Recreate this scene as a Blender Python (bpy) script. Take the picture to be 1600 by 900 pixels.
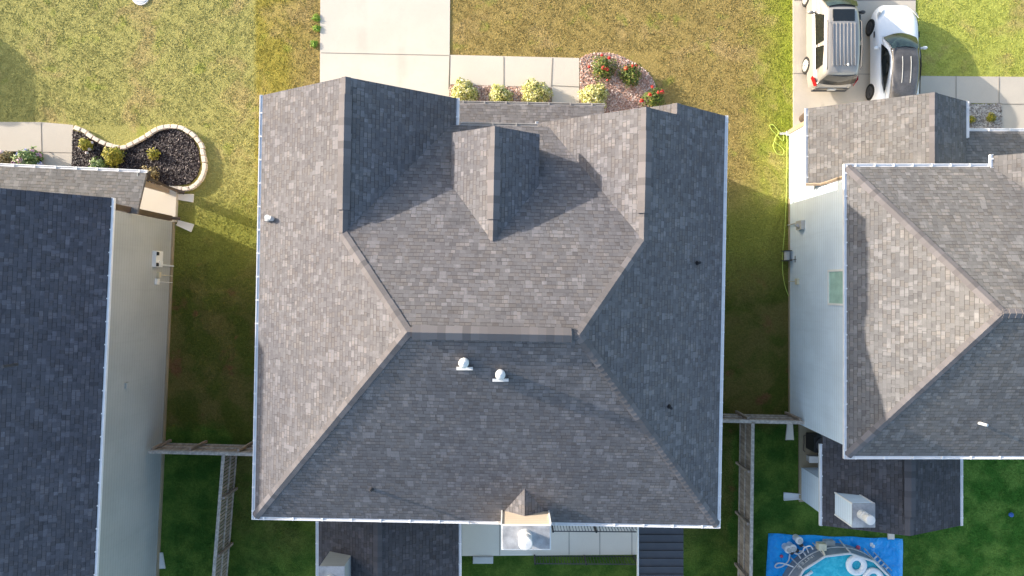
import bpy, math, random
from mathutils import Vector, Matrix
random.seed(7)
C = bpy.context.scene.collection
S = bpy.context.scene
for o in list(bpy.data.objects): bpy.data.objects.remove(o)
# ------------------------------------------------------------------ camera, sky, sun, exposure
H, F = 29.0, 1067.0
cam = bpy.data.cameras.new('camera'); co = bpy.data.objects.new('camera', cam); C.objects.link(co)
co.location = (0, 0, H); co.rotation_euler = (0, 0, 0)
cam.sensor_width = 36; cam.lens = F / 1600 * 36; cam.clip_end = 2000; S.camera = co
AZ = math.radians(-67.7); EL = math.radians(14.5)          # where the low sun stands
SD = Vector((math.sin(AZ) * math.cos(EL), math.cos(AZ) * math.cos(EL), math.sin(EL)))
w = bpy.data.worlds.new('World'); S.world = w; w.use_nodes = True
nt = w.node_tree; bg = nt.nodes['Background']; sk = nt.nodes.new('ShaderNodeTexSky')
sk.sky_type = 'NISHITA'; sk.sun_disc = False; sk.sun_elevation = EL; sk.sun_rotation = AZ % (2 * math.pi)
sk.dust_density = 2.0
nt.links.new(sk.outputs[0], bg.inputs[0]); bg.inputs[1].default_value = 0.15
sl = bpy.data.lights.new('sun', 'SUN'); sl.energy = 3.25; sl.angle = math.radians(0.6); sl.color = (1, .90, .78)
so = bpy.data.objects.new('sun', sl); C.objects.link(so); so.location = SD * 60
so.rotation_euler = SD.to_track_quat('Z', 'Y').to_euler()
S.view_settings.view_transform = 'Standard'; S.view_settings.look = 'None'
S.view_settings.exposure = 1.52; S.view_settings.gamma = 1.0; S.view_settings.use_curve_mapping = False

# ------------------------------------------------------------------ material helpers
class NT:
    def __init__(s, name):
        s.m = bpy.data.materials.new(name); s.m.use_nodes = True; s.t = s.m.node_tree
        s.b = s.t.nodes['Principled BSDF']; s._c = None
    def n(s, ty): return s.t.nodes.new(ty)
    def lk(s, a, i):
        if hasattr(a, 'links') or isinstance(a, bpy.types.NodeSocket): s.t.links.new(a, i)
        else: i.default_value = a
    def math(s, op, a, b=0.0, c=0.0):
        n = s.n('ShaderNodeMath'); n.operation = op
        for v, i in zip((a, b, c), n.inputs): s.lk(v, i)
        return n.outputs[0]
    def mix(s, f, a, b, mode='MIX'):
        n = s.n('ShaderNodeMix'); n.data_type = 'RGBA'; n.blend_type = mode
        s.lk(f, n.inputs[0])
        for v, i in ((a, 6), (b, 7)):
            if isinstance(v, tuple): v = (*v, 1) if len(v) == 3 else v
            s.lk(v, n.inputs[i])
        return n.outputs[2]
    def pos(s):
        if s._c is None: s._c = s.n('ShaderNodeNewGeometry').outputs['Position']
        return s._c
    def xyz(s, v=None):
        n = s.n('ShaderNodeSeparateXYZ'); s.lk(v if v is not None else s.pos(), n.inputs[0]); return n.outputs
    def comb(s, x, y, z=0.0):
        n = s.n('ShaderNodeCombineXYZ')
        for v, i in zip((x, y, z), n.inputs): s.lk(v, i)
        return n.outputs[0]
    def noise(s, scale, detail=3, v=None, rough=.55, dist=0.0):
        n = s.n('ShaderNodeTexNoise'); s.lk(v if v is not None else s.pos(), n.inputs['Vector'])
        n.inputs['Scale'].default_value = scale; n.inputs['Detail'].default_value = detail
        n.inputs['Roughness'].default_value = rough; n.inputs['Distortion'].default_value = dist
        return n.outputs[0]
    def white(s, v):
        n = s.n('ShaderNodeTexWhiteNoise'); n.noise_dimensions = '2D'; s.lk(v, n.inputs['Vector']); return n.outputs['Value']
    def step(s, x, a, b, lo=0.0, hi=1.0):
        n = s.n('ShaderNodeMapRange'); n.interpolation_type = 'SMOOTHSTEP'; s.lk(x, n.inputs[0])
        n.inputs[1].default_value = a; n.inputs[2].default_value = b
        n.inputs[3].default_value = lo; n.inputs[4].default_value = hi; return n.outputs[0]
    def ramp(s, x, stops, const=False):
        n = s.n('ShaderNodeValToRGB'); s.lk(x, n.inputs[0]); e = n.color_ramp.elements
        if const: n.color_ramp.interpolation = 'CONSTANT'
        while len(e) < len(stops): e.new(.5)
        for k, (p, c) in enumerate(stops): e[k].position = p; e[k].color = (*c, 1)
        return n.outputs[0]
    def island(s): return s.n('ShaderNodeNewGeometry').outputs['Random Per Island']
    def uv(s):
        n = s.n('ShaderNodeUVMap'); return n.outputs[0]
    def bump(s, h, dist, strength=1.0):
        n = s.n('ShaderNodeBump'); s.lk(h, n.inputs['Height']); n.inputs['Distance'].default_value = dist
        n.inputs['Strength'].default_value = strength; s.lk(n.outputs[0], s.b.inputs['Normal'])
    def fin(s, col, rough=.8, metal=0.0, spec=.4):
        if isinstance(col, tuple): col = (*col, 1)
        s.lk(col, s.b.inputs['Base Color']); s.lk(rough, s.b.inputs['Roughness']); s.lk(metal, s.b.inputs['Metallic'])
        s.b.inputs['Specular IOR Level'].default_value = spec
        return s.m

def plain(name, col, rough=.6, metal=0.0, var=.12, scale=3.0, bump=0.0, spec=.4):
    n = NT(name)
    k = n.noise(scale, 5)
    d = tuple(c * (1 - var) for c in col); l = tuple(min(1, c * (1 + var)) for c in col)
    c = n.mix(n.step(k, .3, .7), d, l)
    fine = n.noise(scale * 14, 2)
    c = n.mix(n.math('MULTIPLY', n.step(fine, .35, .7), var * .8), c, tuple(x * .6 for x in col))
    if bump: n.bump(fine, bump)
    return n.fin(c, rough, metal, spec)

def shingles(name, base, tint=(1, 1, 1), lightness=1.0, contrast=1.0):
    """architectural shingles laid in courses along each slope; uv is in metres, v up the slope"""
    n = NT(name); u, v, _ = n.xyz(n.uv())
    wob = n.math('MULTIPLY', n.math('SUBTRACT', n.noise(1.1, 2), .5), .03)
    vv = n.math('DIVIDE', n.math('ADD', v, wob), .128)
    row = n.math('FLOOR', vv); fv = n.math('FRACT', vv)
    r1 = n.white(n.comb(row, 3.7))
    us = n.math('ADD', n.math('DIVIDE', u, .155), n.math('MULTIPLY', r1, 41.0))
    wv = n.noise(.55, 1, n.comb(us, n.math('MULTIPLY', row, 5.31)))
    us = n.math('ADD', us, n.math('MULTIPLY', n.math('SUBTRACT', wv, .5), 1.6))
    cell = n.math('FLOOR', us); fu = n.math('FRACT', us)
    rnd = n.white(n.comb(cell, row)); rn2 = n.white(n.comb(n.math('ADD', cell, 31.3), row))
    row2 = n.math('FLOOR', n.math('ADD', n.math('MULTIPLY', row, .5), .01)); cell2 = n.math('FLOOR', n.math('ADD', n.math('DIVIDE', u, .19), n.math('MULTIPLY', n.white(n.comb(row2, 9.1)), 17.0)))
    blk = n.white(n.comb(n.math('ADD', cell2, 77.7), row2))
    def k(x): return tuple(base * lightness * (1 + (x - 1) * contrast) * t for t in tint)
    clump = n.noise(2.6, 2, n.comb(n.math('ADD', u, n.math('MULTIPLY', v, .5)), n.math('MULTIPLY', v, 1.3)))
    rnd = n.math('ADD', n.math('MULTIPLY', rnd, .78), n.math('MULTIPLY', n.math('SUBTRACT', clump, .30), .55))
    col = n.ramp(rnd, [(0, k(.74)), (.12, k(.86)), (.30, k(.95)), (.58, k(1.03)), (.78, k(1.13)), (.86, k(1.28)), (.93, k(1.46))], True)
    col = n.mix(n.math('MULTIPLY', n.math('GREATER_THAN', blk, .93), .7), col, k(1.40))
    col = n.mix(n.math('MULTIPLY', n.math('LESS_THAN', blk, .06), .5), col, k(.80))
    warm = n.mix(n.math('MULTIPLY', n.step(rn2, .55, .9), .35), col, n.mix(1.0, col, (1.12, 1.0, .86), 'MULTIPLY'))
    big = n.noise(.45, 3)
    c = n.mix(n.step(big, .3, .7), n.mix(1.0, warm, (.90, .90, .92), 'MULTIPLY'), warm)
    streak = n.noise(1.0, 3, n.comb(n.math('MULTIPLY', u, 2.2), n.math('MULTIPLY', v, .25)))
    c = n.mix(n.math('MULTIPLY', n.step(streak, .52, .75), .25), c, n.mix(1.0, c, (1.2, 1.19, 1.17), 'MULTIPLY'))
    gran = n.noise(60, 2)
    c = n.mix(n.math('MULTIPLY', n.step(gran, .3, .75), .28), c, n.mix(1.0, c, (.6, .6, .62), 'MULTIPLY'))
    # open joints between tabs; shadow line under raised butts painted into the colour
    raised = n.math('GREATER_THAN', rn2, .45)
    jb = n.math('LESS_THAN', fv, .17)
    js = n.math('MULTIPLY', n.math('LESS_THAN', fu, .085), n.math('LESS_THAN', fv, .96))
    j = n.math('MAXIMUM', n.math('MULTIPLY', jb, n.math('ADD', .12, n.math('MULTIPLY', raised, .46))), n.math('MULTIPLY', js, n.math('ADD', .12, n.math('MULTIPLY', raised, .35))))
    c = n.mix(j, c, tuple(base * .28 * t for t in tint))
    h = n.math('ADD', n.math('MULTIPLY', n.math('SUBTRACT', 1.0, fv), .35), n.math('MULTIPLY', raised, .5))
    h = n.math('ADD', h, n.math('MULTIPLY', gran, .18))
    n.bump(h, .030, .9)
    return n.fin(c, .93, 0, .15)

def capmat(name, base, tint=(1, 1, 1)):
    n = NT(name); r = n.island()
    k = lambda x: tuple(base * x * t for t in tint)
    c = n.ramp(r, [(0, k(.86)), (.25, k(.96)), (.5, k(1.05)), (.75, k(1.16)), (.92, k(1.28))], True)
    c = n.mix(n.math('MULTIPLY', n.noise(60, 2), .3), c, k(.5)); n.bump(n.noise(60, 2), .004)
    return n.fin(c, .93, 0, .15)

def siding(name, col, pitch=.18, var=.06):
    n = NT(name); x, y, z = n.xyz()
    fz = n.math('FRACT', n.math('DIVIDE', z, pitch))
    k = n.noise(.6, 4)
    c = n.mix(n.step(k, .3, .7), tuple(a * (1 - var) for a in col), tuple(min(1, a * (1 + var)) for a in col))
    streak = n.noise(1.0, 4, n.comb(n.math('MULTIPLY', y, 6.0), n.math('MULTIPLY', x, 6.0), n.math('MULTIPLY', z, .35)))
    c = n.mix(n.math('MULTIPLY', n.step(streak, .5, .75), .14), c, tuple(a * .7 for a in col))
    c = n.mix(n.math('MULTIPLY', n.math('LESS_THAN', fz, .09), .45), c, tuple(a * .45 for a in col))
    n.bump(n.math('SUBTRACT', 1.0, fz), .012)
    return n.fin(c, .6, 0, .3)

def concrete(name, col, stain=.2):
    n = NT(name)
    a = n.noise(.7, 5); b = n.noise(6, 4); c3 = n.noise(45, 2)
    c = n.mix(n.step(a, .35, .7), tuple(x * (1 - stain * .55) for x in col), col)
    c = n.mix(n.math('MULTIPLY', n.step(b, .5, .8), stain), c, tuple(x * y for x, y in zip(col, (.78, .72, .64))))
    c = n.mix(n.math('MULTIPLY', n.step(c3, .4, .8), .13), c, tuple(x * .55 for x in col))
    n.bump(c3, .004)
    return n.fin(c, .88, 0, .25)

def worn(name, col, tracks, spots):
    m = concrete(name, col, .12); t = m.node_tree; n = NT.__new__(NT); n.m = m; n.t = t; n.b = t.nodes['Principled BSDF']; n._c = None
    src = n.b.inputs['Base Color'].links[0].from_socket; x, y, z = n.xyz(); k = n.noise(1.4, 4); w_ = 0
    for c_ in tracks:
        d = n.math('ABSOLUTE', n.math('SUBTRACT', n.math('ADD', x, n.math('MULTIPLY', k, .12)), c_)); w_ = n.math('MAXIMUM', w_, n.step(d, .34, .06))
    w_ = n.math('MULTIPLY', n.math('MULTIPLY', w_, n.step(n.noise(.9, 5), .35, .65)), .22)
    c = n.mix(w_, src, tuple(a * .55 for a in col))
    for (sx, sy, r_) in spots:
        dd = n.math('SQRT', n.math('ADD', n.math('POWER', n.math('SUBTRACT', x, sx), 2.0), n.math('POWER', n.math('SUBTRACT', y, sy), 2.0)))
        c = n.mix(n.math('MULTIPLY', n.step(n.math('ADD', dd, n.math('MULTIPLY', n.math('SUBTRACT', n.noise(5, 3), .5), .25)), r_, r_ * .3), .30), c, tuple(a * .4 for a in col))
    t.links.new(c, n.b.inputs['Base Color']); return m
def lawn(name):
    n = NT(name); x, y, z = n.xyz()
    wn = n.math('MULTIPLY', n.math('SUBTRACT', n.noise(.9, 4), .5), 2.2)
    wx = n.math('ADD', x, wn); wy = n.math('ADD', y, wn)
    tw = n.math('MULTIPLY', n.math('SUBTRACT', n.noise(3, 3), .5), .25); tx = n.math('ADD', x, tw)
    A = (.40, .37, .125); B = (.36, .30, .060); Fm = (.365, .275, .098); G = (.32, .37, .045); E = (.46, .48, .105)
    c = n.mix(n.step(tx, -11.05, -10.75), A, B)
    c = n.mix(n.step(wx, -9.9, -8.6), c, Fm)
    c = n.mix(n.step(wx, 9.3, 12.2), c, G)
    c = n.mix(n.step(tx, 14, 15), c, E)
    # patches: straw-coloured and green clumps
    p1 = n.noise(.55, 5, dist=.6)
    c = n.mix(n.math('MULTIPLY', n.step(p1, .50, .68), .55), c, (.50, .36, .17))
    p2 = n.noise(1.1, 4)
    c = n.mix(n.math('MULTIPLY', n.step(p2, .56, .72), .55), c, (.28, .33, .05))
    # dense side-yard turf, colour also darkened for house shade; the green back lawns
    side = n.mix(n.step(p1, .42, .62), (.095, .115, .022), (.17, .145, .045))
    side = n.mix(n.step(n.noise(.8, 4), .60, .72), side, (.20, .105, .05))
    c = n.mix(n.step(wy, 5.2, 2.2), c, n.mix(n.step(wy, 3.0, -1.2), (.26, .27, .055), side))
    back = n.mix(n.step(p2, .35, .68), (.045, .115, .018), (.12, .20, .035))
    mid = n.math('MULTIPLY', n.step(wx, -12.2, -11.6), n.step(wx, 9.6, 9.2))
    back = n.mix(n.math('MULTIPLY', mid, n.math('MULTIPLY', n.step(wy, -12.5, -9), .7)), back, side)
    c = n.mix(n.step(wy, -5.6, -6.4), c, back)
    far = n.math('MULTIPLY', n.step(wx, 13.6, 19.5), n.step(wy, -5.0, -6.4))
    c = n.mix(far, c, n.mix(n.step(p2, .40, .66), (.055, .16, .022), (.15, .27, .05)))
    f1 = n.noise(9, 4, rough=.75); f2 = n.noise(18, 3, rough=.75)
    c = n.mix(n.step(f1, .62, .36, 0, .48), c, n.mix(1.0, c, (.52, .54, .42), 'MULTIPLY'))
    c = n.mix(n.step(f2, .48, .70, 0, .6), c, n.mix(1.0, c, (1.6, 1.5, 1.5), 'MULTIPLY'))
    n.bump(n.math('ADD', f1, n.math('MULTIPLY', f2, .8)),   .06, .8)
    return n.fin(c, .95, 0, .1)

def leafmat(name, stops):
    n = NT(name); c = n.ramp(n.island(), stops, True)
    n.b.inputs['Subsurface Weight'].default_value = 0
    return n.fin(c, .55, 0, .3)

def wood(name, col):
    n = NT(name); x, y, z = n.xyz()
    g = n.noise(1, 4, n.comb(n.math('MULTIPLY', x, 9), n.math('MULTIPLY', y, 9), n.math('MULTIPLY', z, 1.5)))
    isl = n.island()
    c = n.mix(n.step(g, .35, .7), tuple(a * .55 for a in col), col)
    c = n.mix(n.math('MULTIPLY', isl, .45), c, tuple(a * .5 for a in col))
    n.bump(g, .005); return n.fin(c, .9, 0, .15)

def gravel(name, stops, scale=14):
    n = NT(name)
    v = n.n('ShaderNodeTexVoronoi'); v.inputs['Scale'].default_value = scale; n.lk(n.pos(), v.inputs['Vector'])
    s = n.n('ShaderNodeSeparateColor'); n.lk(v.outputs['Color'], s.inputs[0])
    c = n.ramp(s.outputs[0], stops, True)
    c = n.mix(n.step(v.outputs['Distance'], .25, .8, 0, .6), c, tuple(a * .35 for a in stops[0][1]))
    n.bump(n.math('ADD', n.math('SUBTRACT', 1.0, v.outputs['Distance']), s.outputs[1]), .04)
    return n.fin(c, .95, 0, .15)

M = {}
M['roof_main'] = shingles('charcoal_shingles', .160, (1.0, .965, 1.01))
M['roof_dark'] = shingles('dark_shingles', .090, (1.0, .97, 1.05), contrast=1.1)
M['roof_left'] = shingles('blue_black_shingles', .102, (.95, .95, 1.10), contrast=1.2)
M['roof_right'] = shingles('grey_shingles', .176, (1.01, .98, .965))
M['cap'] = capmat('cap_shingles', .155, (1.04, .965, .985)); M['cap_dark'] = capmat('dark_cap_shingles', .095, (1.0, .97, 1.05))
M['cream'] = siding('cream_siding', (.62, .52, .40)); M['taupe'] = siding('taupe_siding', (.41, .425, .415), .17)
M['paleblue'] = siding('pale_siding', (.68, .78, .87), .17)
M['white'] = plain('white_trim', (.80, .80, .78), .45, var=.05)
M['gutter'] = plain('gutter_aluminium', (.78, .78, .79), .4, var=.06)
M['greygutter'] = plain('weathered_gutter', (.36, .34, .32), .5, var=.15)
M['metal'] = plain('galvanised_metal', (.36, .37, .39), .6, .1, var=.32, scale=2.2)
M['flue'] = plain('white_flue', (.66, .66, .65), .35, var=.04)
M['brown'] = plain('brown_downspout', (.085, .06, .045), .5); M['tanwood'] = plain('tan_trim', (.36, .27, .19), .6)
M['drive'] = worn('driveway_concrete', (.66, .605, .52), (-6.3, -4.6), ())
M['walk'] = concrete('walk_concrete', (.66, .60, .51), .08)
M['drive2'] = worn('old_concrete', (.58, .52, .44), (12.5, 14.1), ((14.5, 9.0, .25), (15.2, 7.3, .2), (13.2, 7.7, .18)))
M['patio'] = concrete('patio_concrete', (.95, .88, .76), .10)
M['found'] = concrete('foundation_concrete', (.40, .33, .22), .4)
M['joint'] = plain('joint_filler', (.24, .21, .18), .9)
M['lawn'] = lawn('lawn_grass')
M['mulchdark'] = gravel('dark_mulch', [(0, (.022, .016, .017)), (.5, (.045, .033, .034)), (.85, (.11, .082, .075))], 16)
M['mulchred'] = gravel('red_gravel', [(0, (.50, .32, .24)), (.3, (.66, .46, .37)), (.6, (.76, .64, .56)), (.85, (.42, .26, .20))], 15)
M['rock'] = gravel('river_rock', [(0, (.22, .19, .17)), (.3, (.44, .40, .36)), (.6, (.62, .58, .52)), (.85, (.30, .24, .19))], 11)
M['stone'] = concrete('edging_stone', (.82, .70, .58), .15)
M['fence'] = wood('weathered_wood', (.48, .40, .34)); M['rail'] = wood('weathered_rail', (.62, .56, .50))
M['black'] = plain('black_paint', (.02, .02, .022), .4); M['darkmetal'] = plain('dark_metal_roof', (.075, .08, .092), .45, .2, var=.08)
M['glass'] = plain('window_glass', (.05, .09, .09), .06, 0, var=.1, spec=.8)
M['greenglass'] = plain('green_glass', (.42, .62, .54), .15, 0, var=.12)
M['rubber'] = plain('tyre_rubber', (.02, .02, .02), .8); M['alloy'] = plain('alloy', (.62, .62, .6), .3, .5)
M['carglass'] = plain('car_glass', (.012, .014, .014), .04, 0, var=.1, spec=.9)
M['windscreen'] = plain('windscreen_glass', (.02, .035, .032), .05, 0, var=.4, scale=5, spec=.9)
M['silver'] = plain('silver_paint', (.40, .375, .345), .28, .35, var=.02, spec=.6)
M['silver_roof'] = plain('silver_roof_paint', (.34, .34, .35), .25, .45, var=.02, spec=.6)
M['whitepaint'] = plain('white_car_paint', (.82, .83, .85), .2, 0, var=.01, spec=.6)
M['roofglass'] = plain('roof_glass', (.13, .12, .115), .06, .2, var=.35, scale=1.6, spec=.9)
M['red'] = plain('red_lens', (.45, .012, .015), .2); M['grey'] = plain('grey_plastic', (.45, .45, .43), .5)
M['darkgrey'] = plain('dark_plastic', (.06, .06, .065), .5)
M['tarp'] = plain('blue_tarp', (.004, .38, .92), .45, 0, var=.22, scale=1.2, bump=.01)
n = NT('blue_tarp'); q_ = n.noise(1.6, 4, dist=1.2); q2 = n.noise(.9, 3, dist=2.5)
c_ = n.mix(n.step(q_, .3, .7), (.004, .32, .82), (.01, .42, .95)); c_ = n.mix(n.math('MULTIPLY', n.step(n.noise(7, 5), .55, .75), .35), c_, (.10, .26, .40))
n.bump(n.math('ADD', q_, q2), .12); M['tarp'] = n.fin(c_, .38, 0, .5)
M['poolwall'] = plain('pool_wall', (.27, .31, .35), .5, var=.1); M['poolin'] = plain('pool_liner', (.03, .42, .56), .4)
M['hose'] = plain('garden_hose', (.50, .60, .12), .4, var=.05); M['pink'] = plain('pink_plastic', (.7, .12, .2), .5)
M['blue'] = plain('blue_plastic', (.05, .15, .5), .5); M['teal'] = plain('teal_plastic', (.12, .38, .30), .5)
M['paleyellow'] = plain('pale_plastic', (.60, .55, .40), .5); M['float'] = plain('white_vinyl', (.80, .81, .82), .35, var=.05)
def water():
    n = NT('pool_water'); a = n.noise(3.5, 4, dist=1.0)
    c = n.mix(n.step(a, .35, .7), (.015, .42, .56), (.06, .58, .70)); n.bump(n.noise(6, 3, dist=1.5), .035); return n.fin(c, .05, 0, .5)
M['water'] = water()
M['leaf_varieg'] = leafmat('variegated_leaves', [(0, (.22, .24, .05)), (.2, (.50, .47, .16)), (.45, (.62, .58, .26)), (.7, (.36, .38, .09)), (.88, (.70, .66, .42))])
M['leaf_green'] = leafmat('green_leaves', [(0, (.04, .075, .012)), (.3, (.09, .13, .02)), (.6, (.15, .19, .035)), (.85, (.24, .20, .05))])
M['leaf_weed'] = leafmat('weed_leaves', [(0, (.12, .24, .02)), (.4, (.22, .36, .04)), (.75, (.32, .42, .06))])
M['leaf_gold'] = leafmat('golden_leaves', [(0, (.18, .18, .02)), (.3, (.34, .30, .03)), (.6, (.45, .38, .05)), (.85, (.25, .26, .03))])
M['leaf_pale'] = leafmat('pale_green_leaves', [(0, (.12, .19, .05)), (.4, (.22, .30, .10)), (.75, (.34, .40, .20))])
M['leaf_dry'] = leafmat('dry_leaves', [(0, (.20, .15, .06)), (.4, (.36, .28, .12)), (.75, (.45, .36, .2))])
M['petal_red'] = leafmat('red_petals', [(0, (.55, .02, .025)), (.4, (.75, .05, .05)), (.8, (.80, .16, .10))])
M['petal_pink'] = leafmat('pink_petals', [(0, (.60, .25, .45)), (.4, (.72, .42, .58)), (.8, (.78, .62, .66))])
M['petal_blue'] = leafmat('blue_petals', [(0, (.30, .34, .65)), (.4, (.48, .48, .72)), (.8, (.70, .66, .78))])
M['petal_white'] = leafmat('white_petals', [(0, (.75, .70, .70)), (.5, (.80, .62, .62))])
M['stem'] = plain('stem', (.10, .07, .03), .8)

# ------------------------------------------------------------------ mesh helpers
class MB:
    def __init__(s): s.v = []; s.f = []; s.uv = {}
    def face(s, pts, uv=None):
        i = len(s.v); s.v += [Vector(p) for p in pts]; s.f.append(list(range(i, i + len(pts))))
        if uv: s.uv[len(s.f) - 1] = uv
        return s
    def hexa(s, lo, hi):          # two rings with the same number of points -> closed prism
        i = len(s.v); k = len(lo); s.v += [Vector(p) for p in lo] + [Vector(p) for p in hi]
        s.f.append([i + j for j in reversed(range(k))]); s.f.append([i + k + j for j in range(k)])
        for j in range(k): s.f.append([i + j, i + (j + 1) % k, i + k + (j + 1) % k, i + k + j])
        return s
    def box(s, x0, x1, y0, y1, z0, z1, T=None):
        T = T or (lambda x, y, z: Vector((x, y, z)))
        a = [(x0, y0), (x1, y0), (x1, y1), (x0, y1)]
        return s.hexa([T(x, y, z0) for x, y in a], [T(x, y, z1) for x, y in a])
    def bar(s, a, b, w, h, up=Vector((0, 0, 1))):
        a = Vector(a); b = Vector(b); d = (b - a).normalized(); sd = d.cross(up)
        if sd.length < 1e-4: sd = d.cross(Vector((0, 1, 0)))
        sd.normalize(); u = sd.cross(d)
        r = lambda p: [p - sd * w / 2 - u * h / 2, p + sd * w / 2 - u * h / 2, p + sd * w / 2 + u * h / 2, p - sd * w / 2 + u * h / 2]
        return s.hexa(r(a), r(b))
    def tube(s, path, r, n=8, closed=False):
        path = [Vector(p) for p in path]; rings = []; L = len(path)
        for k, p in enumerate(path):
            if closed: d = path[(k + 1) % L] - path[k - 1]
            else: d = path[min(k + 1, L - 1)] - path[max(k - 1, 0)]
            d.normalize(); a = d.cross(Vector((0, 0, 1)))
            if a.length < .05: a = d.cross(Vector((0, 1, 0)))
            a.normalize(); b = a.cross(d); rr = r[k] if isinstance(r, (list, tuple)) else r
            rings.append([p + a * rr * math.cos(t * 2 * math.pi / n) + b * rr * math.sin(t * 2 * math.pi / n) for t in range(n)])
        i = len(s.v)
        for g in rings: s.v += g
        for k in range(L if closed else L - 1):
            k2 = (k + 1) % L
            for j in range(n): s.f.append([i + k * n + j, i + k * n + (j + 1) % n, i + k2 * n + (j + 1) % n, i + k2 * n + j])
        if not closed:
            s.f.append([i + j for j in reversed(range(n))]); s.f.append([i + (L - 1) * n + j for j in range(n)])
        return s
    def cyl(s, c, r, z0, z1, n=24, r2=None):
        r2 = r if r2 is None else r2
        g = lambda R, z: [Vector((c[0] + R * math.cos(t * 2 * math.pi / n), c[1] + R * math.sin(t * 2 * math.pi / n), z)) for t in range(n)]
        return s.hexa(g(r, z0), g(r2, z1))
    def lathe(s, c, prof, n=20):
        i = len(s.v)
        for (r, z) in prof:
            for t in range(n):
                s.v.append(Vector((c[0] + r * math.cos(t * 2 * math.pi / n), c[1] + r * math.sin(t * 2 * math.pi / n), c[2] + z)))
        for k in range(len(prof) - 1):
            for t in range(n): s.f.append([i + k * n + t, i + k * n + (t + 1) % n, i + (k + 1) * n + (t + 1) % n, i + (k + 1) * n + t])
        return s
    def ball(s, c, r, sq=(1, 1, 1), n=12):
        i = len(s.v)
        for a in range(n + 1):
            th = math.pi * a / n
            for t in range(n * 2):
                ph = math.pi * t / n
                s.v.append(Vector((c[0] + r * sq[0] * math.sin(th) * math.cos(ph), c[1] + r * sq[1] * math.sin(th) * math.sin(ph), c[2] + r * sq[2] * math.cos(th))))
        for a in range(n):
            for t in range(2 * n): s.f.append([i + a * 2 * n + t, i + (a + 1) * 2 * n + t, i + (a + 1) * 2 * n + (t + 1) % (2 * n), i + a * 2 * n + (t + 1) % (2 * n)])
        return s
    def build(s, name, mat, parent=None, smooth=False, bevel=0, sub=0, loc=None):
        org = Vector((0, 0, 0)); p = parent
        while p is not None: org = org + p.location; p = p.parent
        if parent is None and loc is not None: org = Vector(loc)
        me = bpy.data.meshes.new(name); me.from_pydata([v - org for v in s.v], [], s.f)
        if s.uv:
            l = me.uv_layers.new(name='UVMap')
            for fi, uv in s.uv.items():
                for li, c in zip(me.polygons[fi].loop_indices, uv): l.data[li].uv = c
        me.materials.append(M[mat] if isinstance(mat, str) else mat)
        if smooth: me.polygons.foreach_set('use_smooth', [True] * len(me.polygons))
        o = bpy.data.objects.new(name, me); C.objects.link(o)
        if parent: o.parent = parent
        elif loc is not None: o.location = loc
        if bevel:
            b = o.modifiers.new('b', 'BEVEL'); b.width = bevel; b.segments = 2; b.limit_method = 'ANGLE'
        if sub:
            b = o.modifiers.new('s', 'SUBSURF'); b.levels = sub; b.render_levels = sub
        return o
def tag(o, label, cat, group=None, kind=None):
    if label: o['label'] = label
    if cat: o['category'] = cat
    if group: o['group'] = group
    if kind: o['kind'] = kind
    return o
def thing(name, label, cat, loc, group=None):
    o = bpy.data.objects.new(name, None); C.objects.link(o); o.location = loc; o.empty_display_size = .2
    return tag(o, label, cat, group)
def struct(o): o['kind'] = 'structure'; return o
def copy_tree(o, parent=None):
    c = o.copy(); C.objects.link(c); c.parent = parent
    for ch in list(o.children): copy_tree(ch, c)
    return c
def W(px, py, z=0.0):                       # survey: a spot in the photo at a known height -> metres
    k = (H - z) / F; return Vector(((px - 800) * k, (450 - py) * k, z))
def frame(ox, oy, ang):                     # local plan frame of a building
    c, s = math.cos(ang), math.sin(ang)
    return lambda x, y, z: Vector((ox + c * x - s * y, oy + s * x + c * y, z))

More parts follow.
